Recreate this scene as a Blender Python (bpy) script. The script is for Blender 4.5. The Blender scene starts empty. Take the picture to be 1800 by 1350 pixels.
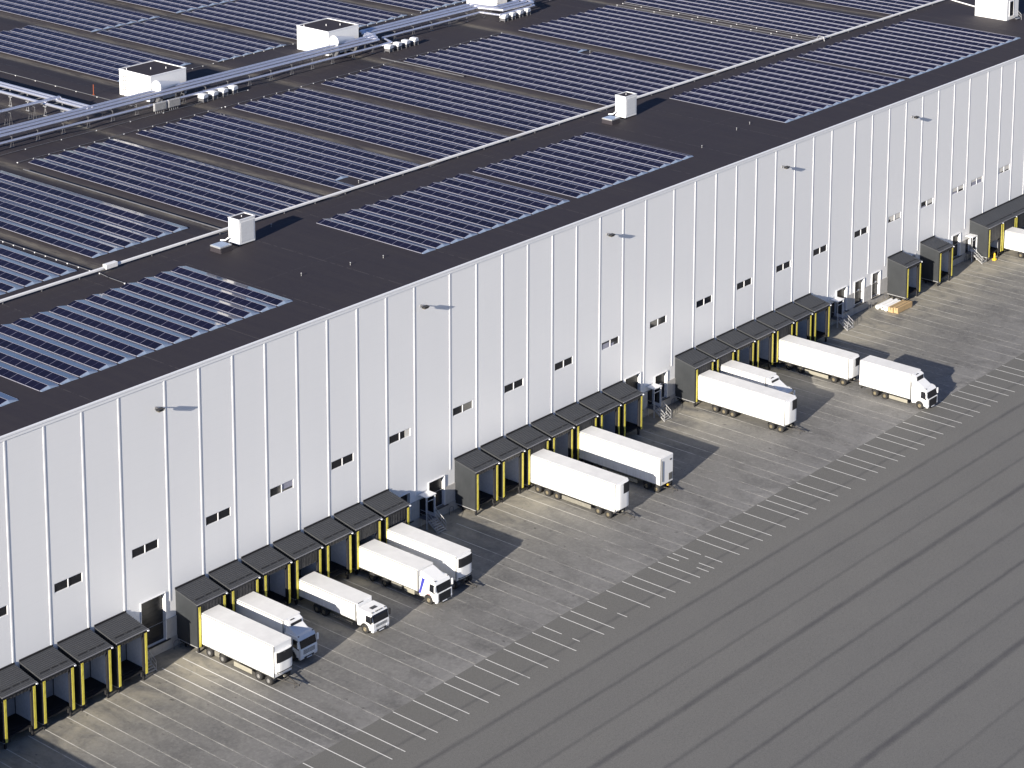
import bpy, bmesh, math, random
from mathutils import Vector, Matrix
R = math.radians
random.seed(7)
scene = bpy.context.scene
col = scene.collection
H = 31.0                                   # roof height of the warehouse

# ------------------------------------------------------------------ helpers
class MB:
    """collects shapes and links them as ONE mesh object"""
    def __init__(s): s.v = []; s.f = []; s.m = []; s.sm = []
    def face(s, pts, m=0, smooth=False):
        i = len(s.v); s.v += [tuple(p) for p in pts]; s.f.append(tuple(range(i, i + len(pts)))); s.m.append(m); s.sm.append(smooth); return s
    def raw(s, vs, fs, m=0, smooth=False):
        i = len(s.v); s.v += [tuple(p) for p in vs]
        for f in fs: s.f.append(tuple(i + k for k in f)); s.m.append(m); s.sm.append(smooth)
        return s
    def box(s, x0, x1, y0, y1, z0, z1, m=0):
        vs = [(x0,y0,z0),(x1,y0,z0),(x1,y1,z0),(x0,y1,z0),(x0,y0,z1),(x1,y0,z1),(x1,y1,z1),(x0,y1,z1)]
        return s.raw(vs, [(0,3,2,1),(4,5,6,7),(0,1,5,4),(1,2,6,5),(2,3,7,6),(3,0,4,7)], m)
    def prism(s, prof, axis, a, b, m=0):
        """closed profile extruded along axis 'x' (profile in y,z) or 'y' (profile in x,z) or 'z'"""
        n = len(prof)
        def P(p, t): return (t,p[0],p[1]) if axis == 'x' else ((p[0],t,p[1]) if axis == 'y' else (p[0],p[1],t))
        vs = [P(p,a) for p in prof] + [P(p,b) for p in prof]
        fs = [tuple(range(n-1,-1,-1)), tuple(range(n,2*n))] + [(i,(i+1)%n,n+(i+1)%n,n+i) for i in range(n)]
        return s.raw(vs, fs, m)
    def cyl(s, p0, p1, r, n=12, m=0, r1=None, caps=True):
        p0 = Vector(p0); p1 = Vector(p1); d = (p1-p0).normalized()
        u = d.orthogonal().normalized(); w = d.cross(u); r1 = r if r1 is None else r1
        vs = []
        for (p,rr) in ((p0,r),(p1,r1)):
            for k in range(n):
                a = 2*math.pi*k/n; vs.append(p + u*(rr*math.cos(a)) + w*(rr*math.sin(a)))
        s.raw(vs, [(k,(k+1)%n,n+(k+1)%n,n+k) for k in range(n)], m, True)
        if caps: s.face(vs[:n][::-1], m); s.face(vs[n:], m)
        return s
    def tube(s, pts, r, n=8, m=0):
        for a,b in zip(pts[:-1], pts[1:]): s.cyl(a,b,r,n,m)
        for p in pts[1:-1]: s.ball(p, r, m)
        return s
    def ball(s, c, r, m=0, nu=8, nv=5):
        vs = []; c = Vector(c)
        for j in range(1,nv):
            t = math.pi*j/nv
            for k in range(nu): a = 2*math.pi*k/nu; vs.append(c + Vector((r*math.sin(t)*math.cos(a), r*math.sin(t)*math.sin(a), r*math.cos(t))))
        top = len(vs); vs.append(c+Vector((0,0,r))); vs.append(c-Vector((0,0,r)))
        fs = []
        for j in range(nv-2):
            for k in range(nu): fs.append((j*nu+k,(j+1)*nu+k,(j+1)*nu+(k+1)%nu,j*nu+(k+1)%nu))
        for k in range(nu): fs.append((top,k,(k+1)%nu)); fs.append((top+1,(nv-2)*nu+(k+1)%nu,(nv-2)*nu+k))
        return s.raw(vs, fs, m, True)
    def lathe(s, prof, c, axis='x', n=20, m=0):
        """profile list of (t along axis, radius)"""
        vs = []
        for (t,r) in prof:
            for k in range(n):
                a = 2*math.pi*k/n; u,w = r*math.cos(a), r*math.sin(a)
                vs.append((c[0]+t,c[1]+u,c[2]+w) if axis=='x' else ((c[0]+u,c[1]+w,c[2]+t) if axis=='z' else (c[0]+u,c[1]+t,c[2]+w)))
        fs = []
        for j in range(len(prof)-1):
            for k in range(n): fs.append((j*n+k,j*n+(k+1)%n,(j+1)*n+(k+1)%n,(j+1)*n+k))
        return s.raw(vs, fs, m, True)
    def mesh(s, name, mats):
        me = bpy.data.meshes.new(name); me.from_pydata(s.v, [], s.f)
        for m in (mats if isinstance(mats,(list,tuple)) else [mats]): me.materials.append(m)
        me.polygons.foreach_set('material_index', s.m); me.polygons.foreach_set('use_smooth', s.sm); me.update()
        bm = bmesh.new(); bm.from_mesh(me); bmesh.ops.recalc_face_normals(bm, faces=bm.faces); bm.to_mesh(me); bm.free()
        return me
    def build(s, name, mats, parent=None, bevel=0, loc=None, seg=2):
        o = bpy.data.objects.new(name, s.mesh(name, mats)); col.objects.link(o)
        if parent: o.parent = parent
        if loc: o.location = loc
        if bevel:
            b = o.modifiers.new('Bevel','BEVEL'); b.width = bevel; b.segments = seg; b.limit_method = 'ANGLE'; b.angle_limit = R(40); b.harden_normals = False
        return o
def tag(o, label=None, cat=None, group=None, kind=None):
    if label: o['label'] = label
    if cat: o['category'] = cat
    if group: o['group'] = group
    if kind: o['kind'] = kind
    return o
def thing(name, label, cat, loc=(0,0,0), rz=0, group=None):
    o = bpy.data.objects.new(name, None); col.objects.link(o); o.location = loc; o.rotation_euler = (0,0,rz); o.empty_display_size = .3
    return tag(o, label, cat, group)
def copy_tree(o, parent=None):
    c = o.copy(); col.objects.link(c)
    if parent: c.parent = parent
    for ch in list(o.children): copy_tree(ch, c)
    return c
ORD = ['first','second','third','fourth','fifth','sixth','seventh','eighth','ninth','tenth','eleventh','twelfth','thirteenth','fourteenth','fifteenth','sixteenth']

# ------------------------------------------------------------------ materials
class NT:
    def __init__(s, name):
        s.mat = bpy.data.materials.new(name); s.mat.use_nodes = True; s.t = s.mat.node_tree; s.n = s.t.nodes; s.l = s.t.links
        s.b = s.n['Principled BSDF']; s.out = s.n['Material Output']
    def node(s, typ, **kw):
        n = s.n.new(typ)
        for k,v in kw.items(): setattr(n,k,v)
        return n
    def link(s, a, b): s.l.new(a,b)
    def coord(s, scale=(1,1,1), which='Object', rot=(0,0,0)):
        tc = s.node('ShaderNodeTexCoord'); mp = s.node('ShaderNodeMapping'); mp.inputs['Scale'].default_value = scale; mp.inputs['Rotation'].default_value = rot
        s.link(tc.outputs[which], mp.inputs['Vector']); return mp.outputs['Vector']
    def noise(s, vec, scale, detail=4, rough=.55, dist=0):
        n = s.node('ShaderNodeTexNoise'); n.inputs['Scale'].default_value = scale; n.inputs['Detail'].default_value = detail
        n.inputs['Roughness'].default_value = rough; n.inputs['Distortion'].default_value = dist; s.link(vec, n.inputs['Vector']); return n.outputs['Fac']
    def ramp(s, fac, stops, interp='LINEAR'):
        r = s.node('ShaderNodeValToRGB'); cr = r.color_ramp; cr.interpolation = interp
        while len(cr.elements) > 1: cr.elements.remove(cr.elements[-1])
        cr.elements[0].position = stops[0][0]; c = stops[0][1]; cr.elements[0].color = c if len(c)==4 else (*c,1)
        for p,c in stops[1:]:
            e = cr.elements.new(p); e.color = c if len(c)==4 else (*c,1)
        s.link(fac, r.inputs['Fac']); return r.outputs['Color']
    def math(s, op, a, b=None, c=None, clamp=False):
        n = s.node('ShaderNodeMath', operation=op); n.use_clamp = clamp
        for i,x in enumerate((a,b,c)):
            if x is None: continue
            if isinstance(x,(int,float)): n.inputs[i].default_value = x
            else: s.link(x, n.inputs[i])
        return n.outputs[0]
    def mix(s, fac, a, b, blend='MIX'):
        n = s.node('ShaderNodeMix', data_type='RGBA', blend_type=blend)
        if isinstance(fac,(int,float)): n.inputs[0].default_value = fac
        else: s.link(fac, n.inputs[0])
        for i,x in ((6,a),(7,b)):
            if isinstance(x,(tuple,list)): n.inputs[i].default_value = x if len(x)==4 else (*x,1)
            else: s.link(x, n.inputs[i])
        return n.outputs[2]
    def sep(s, vec):
        n = s.node('ShaderNodeSeparateXYZ'); s.link(vec, n.inputs[0]); return n.outputs
    def color(s, c):
        if isinstance(c,(tuple,list)): s.b.inputs['Base Color'].default_value = (*c[:3],1)
        else: s.link(c, s.b.inputs['Base Color'])
        return s
    def set(s, rough=None, metal=None, spec=None, coat=None, trans=None):
        for k,v in (('Roughness',rough),('Metallic',metal),('Specular IOR Level',spec),('Coat Weight',coat),('Transmission Weight',trans)):
            if v is None: continue
            if isinstance(v,(int,float)): s.b.inputs[k].default_value = v
            else: s.link(v, s.b.inputs[k])
        return s
    def bump(s, h, strength=.3, dist=.02):
        n = s.node('ShaderNodeBump'); n.inputs['Strength'].default_value = strength; n.inputs['Distance'].default_value = dist
        s.link(h, n.inputs['Height']); s.link(n.outputs[0], s.b.inputs['Normal']); return s
def simple(name, c, rough=.5, metal=0, spec=.5, var=.06, scale=3, coat=0, bump=0):
    """flat-looking paint or plastic with slight procedural unevenness"""
    t = NT(name); v = t.coord(); f = t.noise(v, scale, 5, .6)
    lo = tuple(max(0,x*(1-var)) for x in c); hi = tuple(min(1,x*(1+var)) for x in c)
    t.color(t.ramp(f, [(.3,lo),(.7,hi)])); t.set(rough, metal, spec, coat)
    if bump: t.bump(f, bump, .01)
    return t.mat
M = {}
M['truck_white'] = simple('truck_white', (.80,.80,.785), .32, var=.025, scale=1.2, coat=.15)
def mat_truck():
    t = NT('truck_white'); v = t.coord(); z = t.sep(v)[2]; f = t.noise(t.coord((1.0,.7,.25)), 1.2, 6, .65); st = t.noise(t.coord((3,3.5,.25)), 1.0, 5, .7)
    c = t.ramp(f, [(.3,(.775,.775,.765)),(.7,(.815,.815,.80))])
    g = t.ramp(z, [(0,(1,1,1)),(.9,(.7,.7,.7)),(1.0,(0,0,0))]); g2 = t.math('SUBTRACT', 1.0, t.math('MULTIPLY', t.math('SUBTRACT', z, .9), .45), clamp=True)
    k = t.math('MULTIPLY', g2, t.math('MULTIPLY', t.math('SUBTRACT', st, .42, clamp=True), 1.6), clamp=True); c = t.mix(k, c, (.40,.375,.325))
    t.color(c); t.set(.33, 0, .5, .12); return t.mat
M['truck_white'] = mat_truck()
M['truck_roof'] = simple('truck_roof', (.74,.735,.715), .5, var=.05, scale=.9)
M['trim_grey'] = simple('trim_grey', (.105,.105,.10), .45)
M['dark_glass'] = simple('dark_glass', (.012,.013,.016), .06, spec=.7)
M['black_plastic'] = simple('black_plastic', (.018,.018,.02), .45)
M['black_mesh'] = simple('black_mesh', (.012,.012,.014), .6)
M['tyre'] = simple('tyre', (.022,.021,.02), .85, scale=20)
M['rim'] = simple('rim', (.165,.14,.09), .5, .1, scale=12, var=.35)
M['rim_silver'] = simple('rim_silver', (.24,.235,.225), .4, .3, scale=12, var=.25)
M['chassis'] = simple('chassis', (.05,.046,.042), .7, var=.3)
M['skirt'] = simple('skirt', (.27,.255,.205), .5, var=.12)
M['tank_grey'] = simple('tank_grey', (.20,.19,.16), .5, .1, var=.2)
M['lamp'] = simple('lamp', (.75,.77,.8), .1)
M['tail_red'] = simple('tail_red', (.35,.02,.02), .35)
M['amber'] = simple('amber', (.75,.42,.03), .4)
M['stripe_blue'] = simple('stripe_blue', (.045,.05,.30), .35)
M['stripe_red'] = simple('stripe_red', (.45,.04,.06), .35)
M['batten'] = simple('batten', (.80,.80,.80), .42, var=.02)
M['trim_white'] = simple('trim_white', (.82,.82,.82), .4, var=.03)
M['cabinet_white'] = simple('cabinet_white', (.80,.80,.79), .42, var=.03)
M['pipe_white'] = simple('pipe_white', (.82,.81,.79), .4, 0, var=.05)
M['duct_metal'] = simple('duct_metal', (.74,.75,.82), .28, .75, var=.08)
M['galv'] = simple('galv', (.50,.50,.50), .45, .55, var=.15)
M['galv_dark'] = simple('galv_dark', (.16,.16,.17), .5, .4, var=.2)
M['frame_alu'] = simple('frame_alu', (.27,.27,.32), .45, .2)
M['end_plate'] = simple('end_plate', (.22,.28,.38), .5, .1)
M['dock_black'] = simple('dock_black', (.008,.008,.010), .75, var=.25)
M['dock_curtain'] = simple('dock_curtain', (.022,.022,.024), .6, var=.5, scale=2)
M['dock_lining'] = simple('dock_lining', (.60,.61,.63), .6, var=.08)
M['dock_door'] = simple('dock_door', (.30,.31,.33), .6, var=.1)
M['gutter'] = simple('gutter', (.20,.20,.215), .4, .3)
M['cardboard'] = simple('cardboard', (.42,.29,.145), .85, var=.12, scale=2)
M['tape'] = simple('tape', (.10,.08,.06), .6)
M['foil'] = simple('foil', (.78,.78,.77), .4, var=.05)
M['orange'] = simple('orange', (.30,.075,.03), .7)
M['yellow_post'] = simple('yellow_post', (.75,.48,.02), .5)
M['window_frame'] = simple('window_frame', (.74,.74,.74), .4)
M['blind'] = simple('blind', (.70,.67,.60), .6, var=.06)  # cream of one real blind and of painted window reflections
M['reflection_grey'] = simple('reflection_grey', (.30,.30,.36), .5, var=.1)  # grey part of window reflections, given as flat colour
M['skylight'] = simple('skylight', (.40,.46,.54), .15, .1)
M['door_dark'] = simple('door_dark', (.013,.014,.017), .28, spec=.35, var=.3, scale=.8)
M['porch_wall'] = simple('porch_wall', (.60,.61,.62), .5)

def mat_yellow_pad():
    t = NT('pad_yellow'); v = t.coord((6,6,1.3)); f = t.noise(v, 1.4, 5, .65)
    t.color(t.ramp(f, [(.28,(.32,.24,.03)),(.45,(.60,.52,.06)),(.75,(.68,.60,.12))])); t.set(.55); return t.mat
M['pad_yellow'] = mat_yellow_pad()
def mat_dock_panel():
    t = NT('dock_panel'); v = t.coord((.5,.5,.25)); f = t.noise(v, 2.2, 6, .6); x = t.coord((0,6,0)); w = t.noise(x, 1.0, 2)
    c = t.ramp(f, [(.25,(.027,.0295,.032)),(.75,(.039,.042,.045))]); t.color(c); t.set(.45, 0, .4); return t.mat
M['dock_panel'] = mat_dock_panel()
def mat_dock_roof():
    t = NT('dock_roof'); v = t.coord(); f = t.noise(v, .8, 6, .6); f2 = t.noise(v, 14, 3, .6)
    c = t.ramp(f, [(.3,(.047,.049,.053)),(.7,(.062,.064,.068))]); c = t.mix(.35, c, t.ramp(f2,[(.35,(.034,.035,.038)),(.65,(.08,.082,.087))])); t.color(c); t.set(.5, 0, .35); return t.mat
M['dock_roof'] = mat_dock_roof()

def mat_wall():
    t = NT('wall_panel'); v = t.coord(); xyz = t.sep(v)
    # sandwich panel joints every 1.2 m, sheets vary a little in tone, dirt runs below the cap
    zz = t.math('FRACT', t.math('MULTIPLY', xyz[2], 1/1.2)); j = t.math('LESS_THAN', zz, .018)
    cell = t.node('ShaderNodeTexWhiteNoise', noise_dimensions='2D'); cx = t.node('ShaderNodeCombineXYZ')
    t.link(t.math('FLOOR', t.math('MULTIPLY', xyz[0], 1/4.85)), cx.inputs[0]); t.link(t.math('FLOOR', t.math('MULTIPLY', xyz[2], 1/1.2)), cx.inputs[1]); t.link(cx.outputs[0], cell.inputs['Vector'])
    f = t.noise(t.coord((.12,.12,.05)), 1.0, 4, .55)
    streak = t.noise(t.coord((1.6,1.6,.06)), 1.0, 5, .6)
    base = t.ramp(f, [(.25,(.80,.80,.795)),(.75,(.825,.824,.815))])
    base = t.mix(t.math('MULTIPLY', cell.outputs['Value'], .025), base, (.72,.725,.74))
    base = t.mix(t.math('MULTIPLY', t.math('SUBTRACT', streak, .55, clamp=True), .22), base, (.60,.60,.60))
    base = t.mix(t.math('MULTIPLY', j, .10), base, (.5,.5,.52))
    t.color(base); t.set(.36, 0, .5)
    b = t.noise(t.coord((.5,.5,.35)), 1.3, 3); t.bump(b, .02, .03); return t.mat
M['wall_panel'] = mat_wall()
def mat_plinth():
    t = NT('plinth_concrete'); v = t.coord(); xyz = t.sep(v); f = t.noise(v, 1.5, 7, .65)
    rib = t.math('LESS_THAN', t.math('FRACT', t.math('MULTIPLY', xyz[0], 2.2)), .07)
    c = t.ramp(f, [(.3,(.36,.35,.33)),(.7,(.46,.45,.43))]); c = t.mix(t.math('MULTIPLY', rib, .35), c, (.25,.25,.25)); t.color(c); t.set(.75); t.bump(f,.2,.01); return t.mat
M['plinth'] = mat_plinth()
def mat_base():
    t = NT('base_concrete'); v = t.coord(); f = t.noise(v, 1.1, 8, .7); st = t.noise(t.coord((2.5,2.5,.3)), 1, 5, .6)
    c = t.ramp(f, [(.3,(.30,.285,.26)),(.7,(.42,.40,.365))]); c = t.mix(t.math('MULTIPLY', t.math('SUBTRACT', st, .5, clamp=True), 1.2), c, (.16,.15,.14)); t.color(c); t.set(.8); t.bump(f,.3,.02); return t.mat
M['base'] = mat_base()

def mat_roof():
    t = NT('roof_bitumen'); v = t.coord(); xyz = t.sep(v)
    f = t.noise(t.coord((.05,.05,1)), 1.6, 6, .6); f2 = t.noise(v, 1.7, 5, .65); f3 = t.noise(t.coord((.9,.07,1)), 1.0, 4, .6)
    c = t.ramp(f, [(.25,(.033,.0285,.036)),(.55,(.037,.032,.038)),(.8,(.045,.039,.039))])
    c = t.mix(.35, c, t.ramp(f2, [(.3,(.029,.025,.032)),(.7,(.047,.041,.043))]))
    c = t.mix(.30, c, t.ramp(f3, [(.35,(.030,.026,.032)),(.7,(.049,.043,.043))]))
    # lapped felt seams: one every metre, darker; long welded joints every 12 m, broken lighter line
    s1 = t.math('LESS_THAN', t.math('FRACT', xyz[0]), .05); c = t.mix(t.math('MULTIPLY', s1, .22), c, (.022,.02,.024))
    wob = t.math('MULTIPLY', t.math('SUBTRACT', t.noise(v, .9, 3), .5), .12)
    s2 = t.math('LESS_THAN', t.math('FRACT', t.math('MULTIPLY', t.math('ADD', xyz[0], wob), 1/11.7)), .0085)
    br = t.math('GREATER_THAN', t.noise(v, 1.4, 3), .47); c = t.mix(t.math('MULTIPLY', t.math('MULTIPLY', s2, br), .5), c, (.13,.12,.115))
    s3 = t.math('LESS_THAN', t.math('FRACT', t.math('MULTIPLY', t.math('ADD', xyz[1], wob), 1/14.0)), .006)
    c = t.mix(t.math('MULTIPLY', t.math('MULTIPLY', s3, br), .18), c, (.15,.14,.14))
    # silt lying in the drainage valleys
    a = t.node('ShaderNodeAttribute', attribute_name='silt'); sil = t.noise(t.coord((1.2,.16,1)), 1.0, 7, .68); sp = t.noise(t.coord((2.5,.4,1)), 1.3, 4, .7)
    m = t.math('MULTIPLY', a.outputs['Fac'], t.math('MULTIPLY', t.math('SUBTRACT', t.math('ADD', sil, t.math('MULTIPLY', sp, .4)), .52), 2.8), clamp=True)
    c = t.mix(t.math('MULTIPLY', m, .95), c, (.20,.18,.145))
    t.color(c); t.set(.78, 0, .22); t.bump(t.noise(v, 9, 4, .7), .25, .01); return t.mat
M['roof'] = mat_roof()

def mat_apron():
    t = NT('apron_concrete'); v = t.coord(); xyz = t.sep(v)
    big = t.noise(t.coord((.035,.05,1)), 1.4, 5, .6); trk = t.noise(t.coord((.62,.10,1)), 1.0, 6, .66, .9)
    fine = t.noise(v, 2.3, 8, .8); arc = t.noise(t.coord((.5,.11,1), rot=(0,0,R(17))), 1.1, 6, .65, 1.2)
    c = t.ramp(big, [(.25,(.145,.140,.130)),(.5,(.185,.179,.167)),(.75,(.235,.227,.210))])
    # warm, lighter band in front of the docks, greyer further out
    edge_n = t.math('MULTIPLY', t.math('SUBTRACT', t.noise(t.coord((.07,.12,1)), 1.0, 5, .6), .5), 9.0)
    yb = t.ramp(t.math('MULTIPLY', t.math('ADD', xyz[1], edge_n), -1/27.5), [(.0,(.50,.45,.33)),(.18,(.43,.39,.29)),(.36,(.245,.232,.195)),(.58,(.148,.145,.138)),(.85,(.190,.187,.184)),(.98,(.210,.207,.205)),(1,(.26,.255,.248))])
    c = t.mix(.72, c, yb)
    blot = t.noise(t.coord((.15,.11,1)), 1.3, 6, .62, .5); c = t.mix(t.math('MULTIPLY', t.math('SUBTRACT', blot, .47, clamp=True), 4.6, clamp=True), c, (.090,.089,.088))
    blot2 = t.noise(t.coord((.45,.30,1)), 1.1, 6, .66, .8); c = t.mix(t.math('MULTIPLY', t.math('SUBTRACT', blot2, .50, clamp=True), 3.2, clamp=True), c, (.100,.098,.093))
    c = t.mix(t.math('MULTIPLY', t.math('SUBTRACT', trk, .54, clamp=True), 1.5, clamp=True), c, (.095,.092,.087))
    c = t.mix(t.math('MULTIPLY', t.math('SUBTRACT', arc, .56, clamp=True), 2.0, clamp=True), c, (.25,.242,.22))
    c = t.mix(.30, c, t.ramp(fine, [(.25,(.045,.044,.042)),(.75,(.37,.358,.33))]))
    cl = t.noise(v, 1.15, 6, .7); c = t.mix(t.math('MULTIPLY', t.math('SUBTRACT', cl, .5, clamp=True), 1.8, clamp=True), c, (.26,.255,.238))
    oil = t.noise(t.coord((.9,.55,1)), 1.6, 3, .5); c = t.mix(t.math('MULTIPLY', t.math('SUBTRACT', oil, .66, clamp=True), 9.0, clamp=True), c, (.062,.060,.057))
    t.color(c); t.set(t.math('ADD', t.math('MULTIPLY', fine, .3), .55), 0, .35); t.bump(fine, .18, .01); return t.mat
M['apron'] = mat_apron()
SEAMS = [-32.4,-36.65,-41.25,-45.5,-49.7,-55.15,-59.92,-64.55,-69.27,-75.3,-80.0,-84.7,-89.4,-94.2,-99]
def mat_asphalt():
    t = NT('asphalt'); v = t.coord(); xyz = t.sep(v)
    big = t.noise(t.coord((.03,.07,1)), 1.3, 5, .6); fine = t.noise(v, 2.6, 7, .85); mid = t.noise(t.coord((.16,.22,1)), 1.0, 7, .7); grit = t.noise(v, 7, 5, .9)
    c = t.ramp(big, [(.25,(.144,.140,.128)),(.5,(.157,.153,.142)),(.75,(.170,.165,.150))])
    c = t.mix(.30, c, t.ramp(mid, [(.3,(.108,.105,.100)),(.7,(.192,.187,.168))]))
    c = t.mix(.30, c, t.ramp(fine, [(.3,(.050,.049,.047)),(.7,(.27,.266,.246))]))
    c = t.mix(.30, c, t.ramp(grit, [(.35,(.02,.02,.02)),(.65,(.32,.315,.295))]))
    # each paved lane has its own tone
    idx = None
    for q in SEAMS:
        k = t.math('LESS_THAN', xyz[1], q); idx = k if idx is None else t.math('ADD', idx, k)
    wl = t.node('ShaderNodeTexWhiteNoise', noise_dimensions='1D'); t.link(t.math('ADD', idx, 3.7), wl.inputs['W'])
    c = t.mix(t.math('MULTIPLY', wl.outputs['Value'], .15), c, (.098,.099,.100))
    # darker strip beside the apron edge
    e = t.ramp(t.math('MULTIPLY', t.math('ADD', xyz[1], 27.4), -1/9), [(0,(1,1,1)),(.5,(.75,.75,.75)),(1,(0,0,0))]); c = t.mix(t.math('MULTIPLY', e, .30), c, (.112,.109,.097))
    # paving joints, wavering and uneven
    wob = t.math('MULTIPLY', t.math('SUBTRACT', t.noise(t.coord((.12,.0,1)), 1.0, 5, .6), .5), .34)
    w2 = t.math('MULTIPLY', t.math('SUBTRACT', t.noise(v, 1.7, 7, .8), .5), .62); y = t.math('ADD', t.math('ADD', xyz[1], wob), w2)
    acc = None
    for i,s in enumerate(SEAMS):
        d = t.math('ABSOLUTE', t.math('SUBTRACT', y, s)); wd = (.34,.46,.40,.36,.55,.42,.40,.44,.60,.34)[i%10]
        k = t.math('SUBTRACT', 1.0, t.math('MULTIPLY', d, 1/wd), clamp=True)
        k = t.math('MULTIPLY', k, (.55,.85,.8,.62,1.1,.75,.9,.7,1.15,.45)[i%10])
        acc = k if acc is None else t.math('MAXIMUM', acc, k)
    wear = t.math('ADD', t.math('MULTIPLY', t.noise(t.coord((.2,.6,1)), 1.2, 5, .7), 1.2), .15, clamp=True)
    c = t.mix(t.math('MULTIPLY', t.math('MULTIPLY', t.math('MINIMUM', t.math('MULTIPLY', acc, 1.2), 1.0), wear), .74), c, (.058,.056,.061))
    t.color(c); t.set(.78, 0, .3); t.bump(t.mix(.5, fine, grit), .25, .01); return t.mat
M['asphalt'] = mat_asphalt()
def mat_line(name, lo, hi, colr, fade=False):
    """road paint worn through to the surface below in places"""
    t = NT(name); v = t.coord(); f = t.noise(t.coord((2.6,.55,1)), 1.3, 7, .72); g = t.noise(t.coord((.09,.14,1)), 1.0, 3, .5)
    a = t.math('ADD', t.math('MULTIPLY', f, .65), t.math('MULTIPLY', g, .55))
    if fade: a = t.math('ADD', a, t.ramp(t.math('MULTIPLY', t.sep(v)[1], -1/27.5), [(0,(.26,.26,.26)),(.36,(.16,.16,.16)),(.55,(.0,.0,.0)),(1,(.0,.0,.0))]))
    k = t.ramp(a, [(lo,(0,0,0)),(hi,(1,1,1))])
    t.color(colr); t.set(.6)
    tr = t.node('ShaderNodeBsdfTransparent'); mx = t.node('ShaderNodeMixShader'); t.link(k, mx.inputs[0]); t.link(tr.outputs[0], mx.inputs[1]); t.link(t.b.outputs[0], mx.inputs[2]); t.link(mx.outputs[0], t.out.inputs[0])
    return t.mat
M['line_crisp'] = mat_line('line_crisp', .38, .50, (.74,.73,.69))
M['line_worn'] = mat_line('line_worn', .50, .84, (.62,.60,.54), True)

def mat_panel(name, c0, c1, rough):
    """photovoltaic glass: dark cells, a thin pale line at every cell-string and panel edge (pattern lies along local Y)"""
    t = NT(name); v = t.coord(); xyz = t.sep(v)
    fr = t.math('FRACT', t.math('MULTIPLY', xyz[1], 1/2.54)); l1 = t.math('LESS_THAN', fr, .022); l2 = t.math('LESS_THAN', t.math('ABSOLUTE', t.math('SUBTRACT', fr, .511)), .008)
    wn = t.node('ShaderNodeTexWhiteNoise', noise_dimensions='2D'); cx = t.node('ShaderNodeCombineXYZ')
    oi = t.node('ShaderNodeObjectInfo'); t.link(t.math('FLOOR', t.math('MULTIPLY', xyz[1], 1/2.54)), cx.inputs[0]); t.link(t.math('MULTIPLY', oi.outputs['Random'], 97), cx.inputs[1]); t.link(cx.outputs[0], wn.inputs['Vector'])
    c = t.mix(wn.outputs['Value'], c0, c1); c = t.mix(l1, c, (.20,.20,.27)); c = t.mix(l2, c, (.07,.07,.12))
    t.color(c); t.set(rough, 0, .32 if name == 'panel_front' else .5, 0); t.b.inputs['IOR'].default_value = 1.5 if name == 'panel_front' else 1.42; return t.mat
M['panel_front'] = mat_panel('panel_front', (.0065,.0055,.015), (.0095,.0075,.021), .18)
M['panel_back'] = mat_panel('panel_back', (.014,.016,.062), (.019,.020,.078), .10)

# ------------------------------------------------------------------ ground
g = MB().face([(-1500,-1500,0),(2000,-1500,0),(2000,2000,0),(-1500,2000,0)]); tag(g.build('ground', M['asphalt']), kind='structure')
a = MB()
xs = [-140 + i*2.0 for i in range(241)]
edge = [-27.45 + random.uniform(-.06,.06) for _ in xs]
for i in range(len(xs)-1): a.face([(xs[i],edge[i],.004),(xs[i+1],edge[i+1],.004),(xs[i+1],.3,.004),(xs[i],.3,.004)])
tag(a.build('yard_apron', M['apron']), kind='structure')
B = {}
def batX(i):
    n = sum(1 for k in (3,12,21,30) if i > k)
    if i <= 38:
        if i < -6: return i*4.854 - 1.42
        return (i-n)*4.854 + n*6.272
    return {39:195.9,40:200.4,41:204.9}.get(i, 204.9 + (i-41)*4.5)
bay_lines = []
for i in list(range(-9,0)) + list(range(0,42)): bay_lines.append(batX(i)+1.33); bay_lines.append(batX(i)+4.32)
worn = MB(); crisp = MB()
strong = [17.3,20.2,22.07]
for x in bay_lines:
    if any(abs(x-s) < .7 for s in strong): continue
    worn.box(x-.05,x+.05,-27.4,-2.9,.0065,.008)
for x in strong: crisp.box(x-.055,x+.055,-33.0 if x<19 else -33.74,-2.75,.0065,.008)
gaps = {50.91:[(-30.2,-27.55),(-32.7,-31.7)],58.7:[(-30.3,-27.55),(-33.2,-31.8)],71.73:[(-33.7,-27.6)],69.88:[(-33.7,-27.6)],
        73.55:[(-29.3,-27.6),(-33.6,-31.9)],74.66:[(-29.9,-27.6),(-33.6,-31.4)],76.55:[(-30.3,-27.6),(-33.4,-30.9)]}
ax = [7.2,10.9,13.95,25.05,26.84,29.86,31.65,34.63,36.43,39.45,41.28,44.22,46.1,49.04,50.91,53.88,55.7,58.7,62.14,65.07,66.93,69.88,71.73,73.55,74.66,76.55,79.52,81.43,84.34,86.18,89.23,92.1,94.03,95.85,98.96,100.8,103.73,107.14,110.08,111.93,114.89,116.69,119.72,121.56,124.5,126.34,129.4,131.2,134.2,136.0,139.0,140.9,143.9,145.7,148.7,151.5,153.4,157.2,160,162,165,167,170,171.8,174.8,176.7,179.7,181.5,184.5,186.3]
for x in ax:
    for (y0,y1) in gaps.get(x, [(-33.75,-27.52)]): crisp.box(x-.05,x+.05,y0,y1,.0025,.004)
tag(worn.build('worn_bay_markings', M['line_worn']), kind='structure')
tag(crisp.build('parking_markings', M['line_crisp']), kind='structure')

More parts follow.
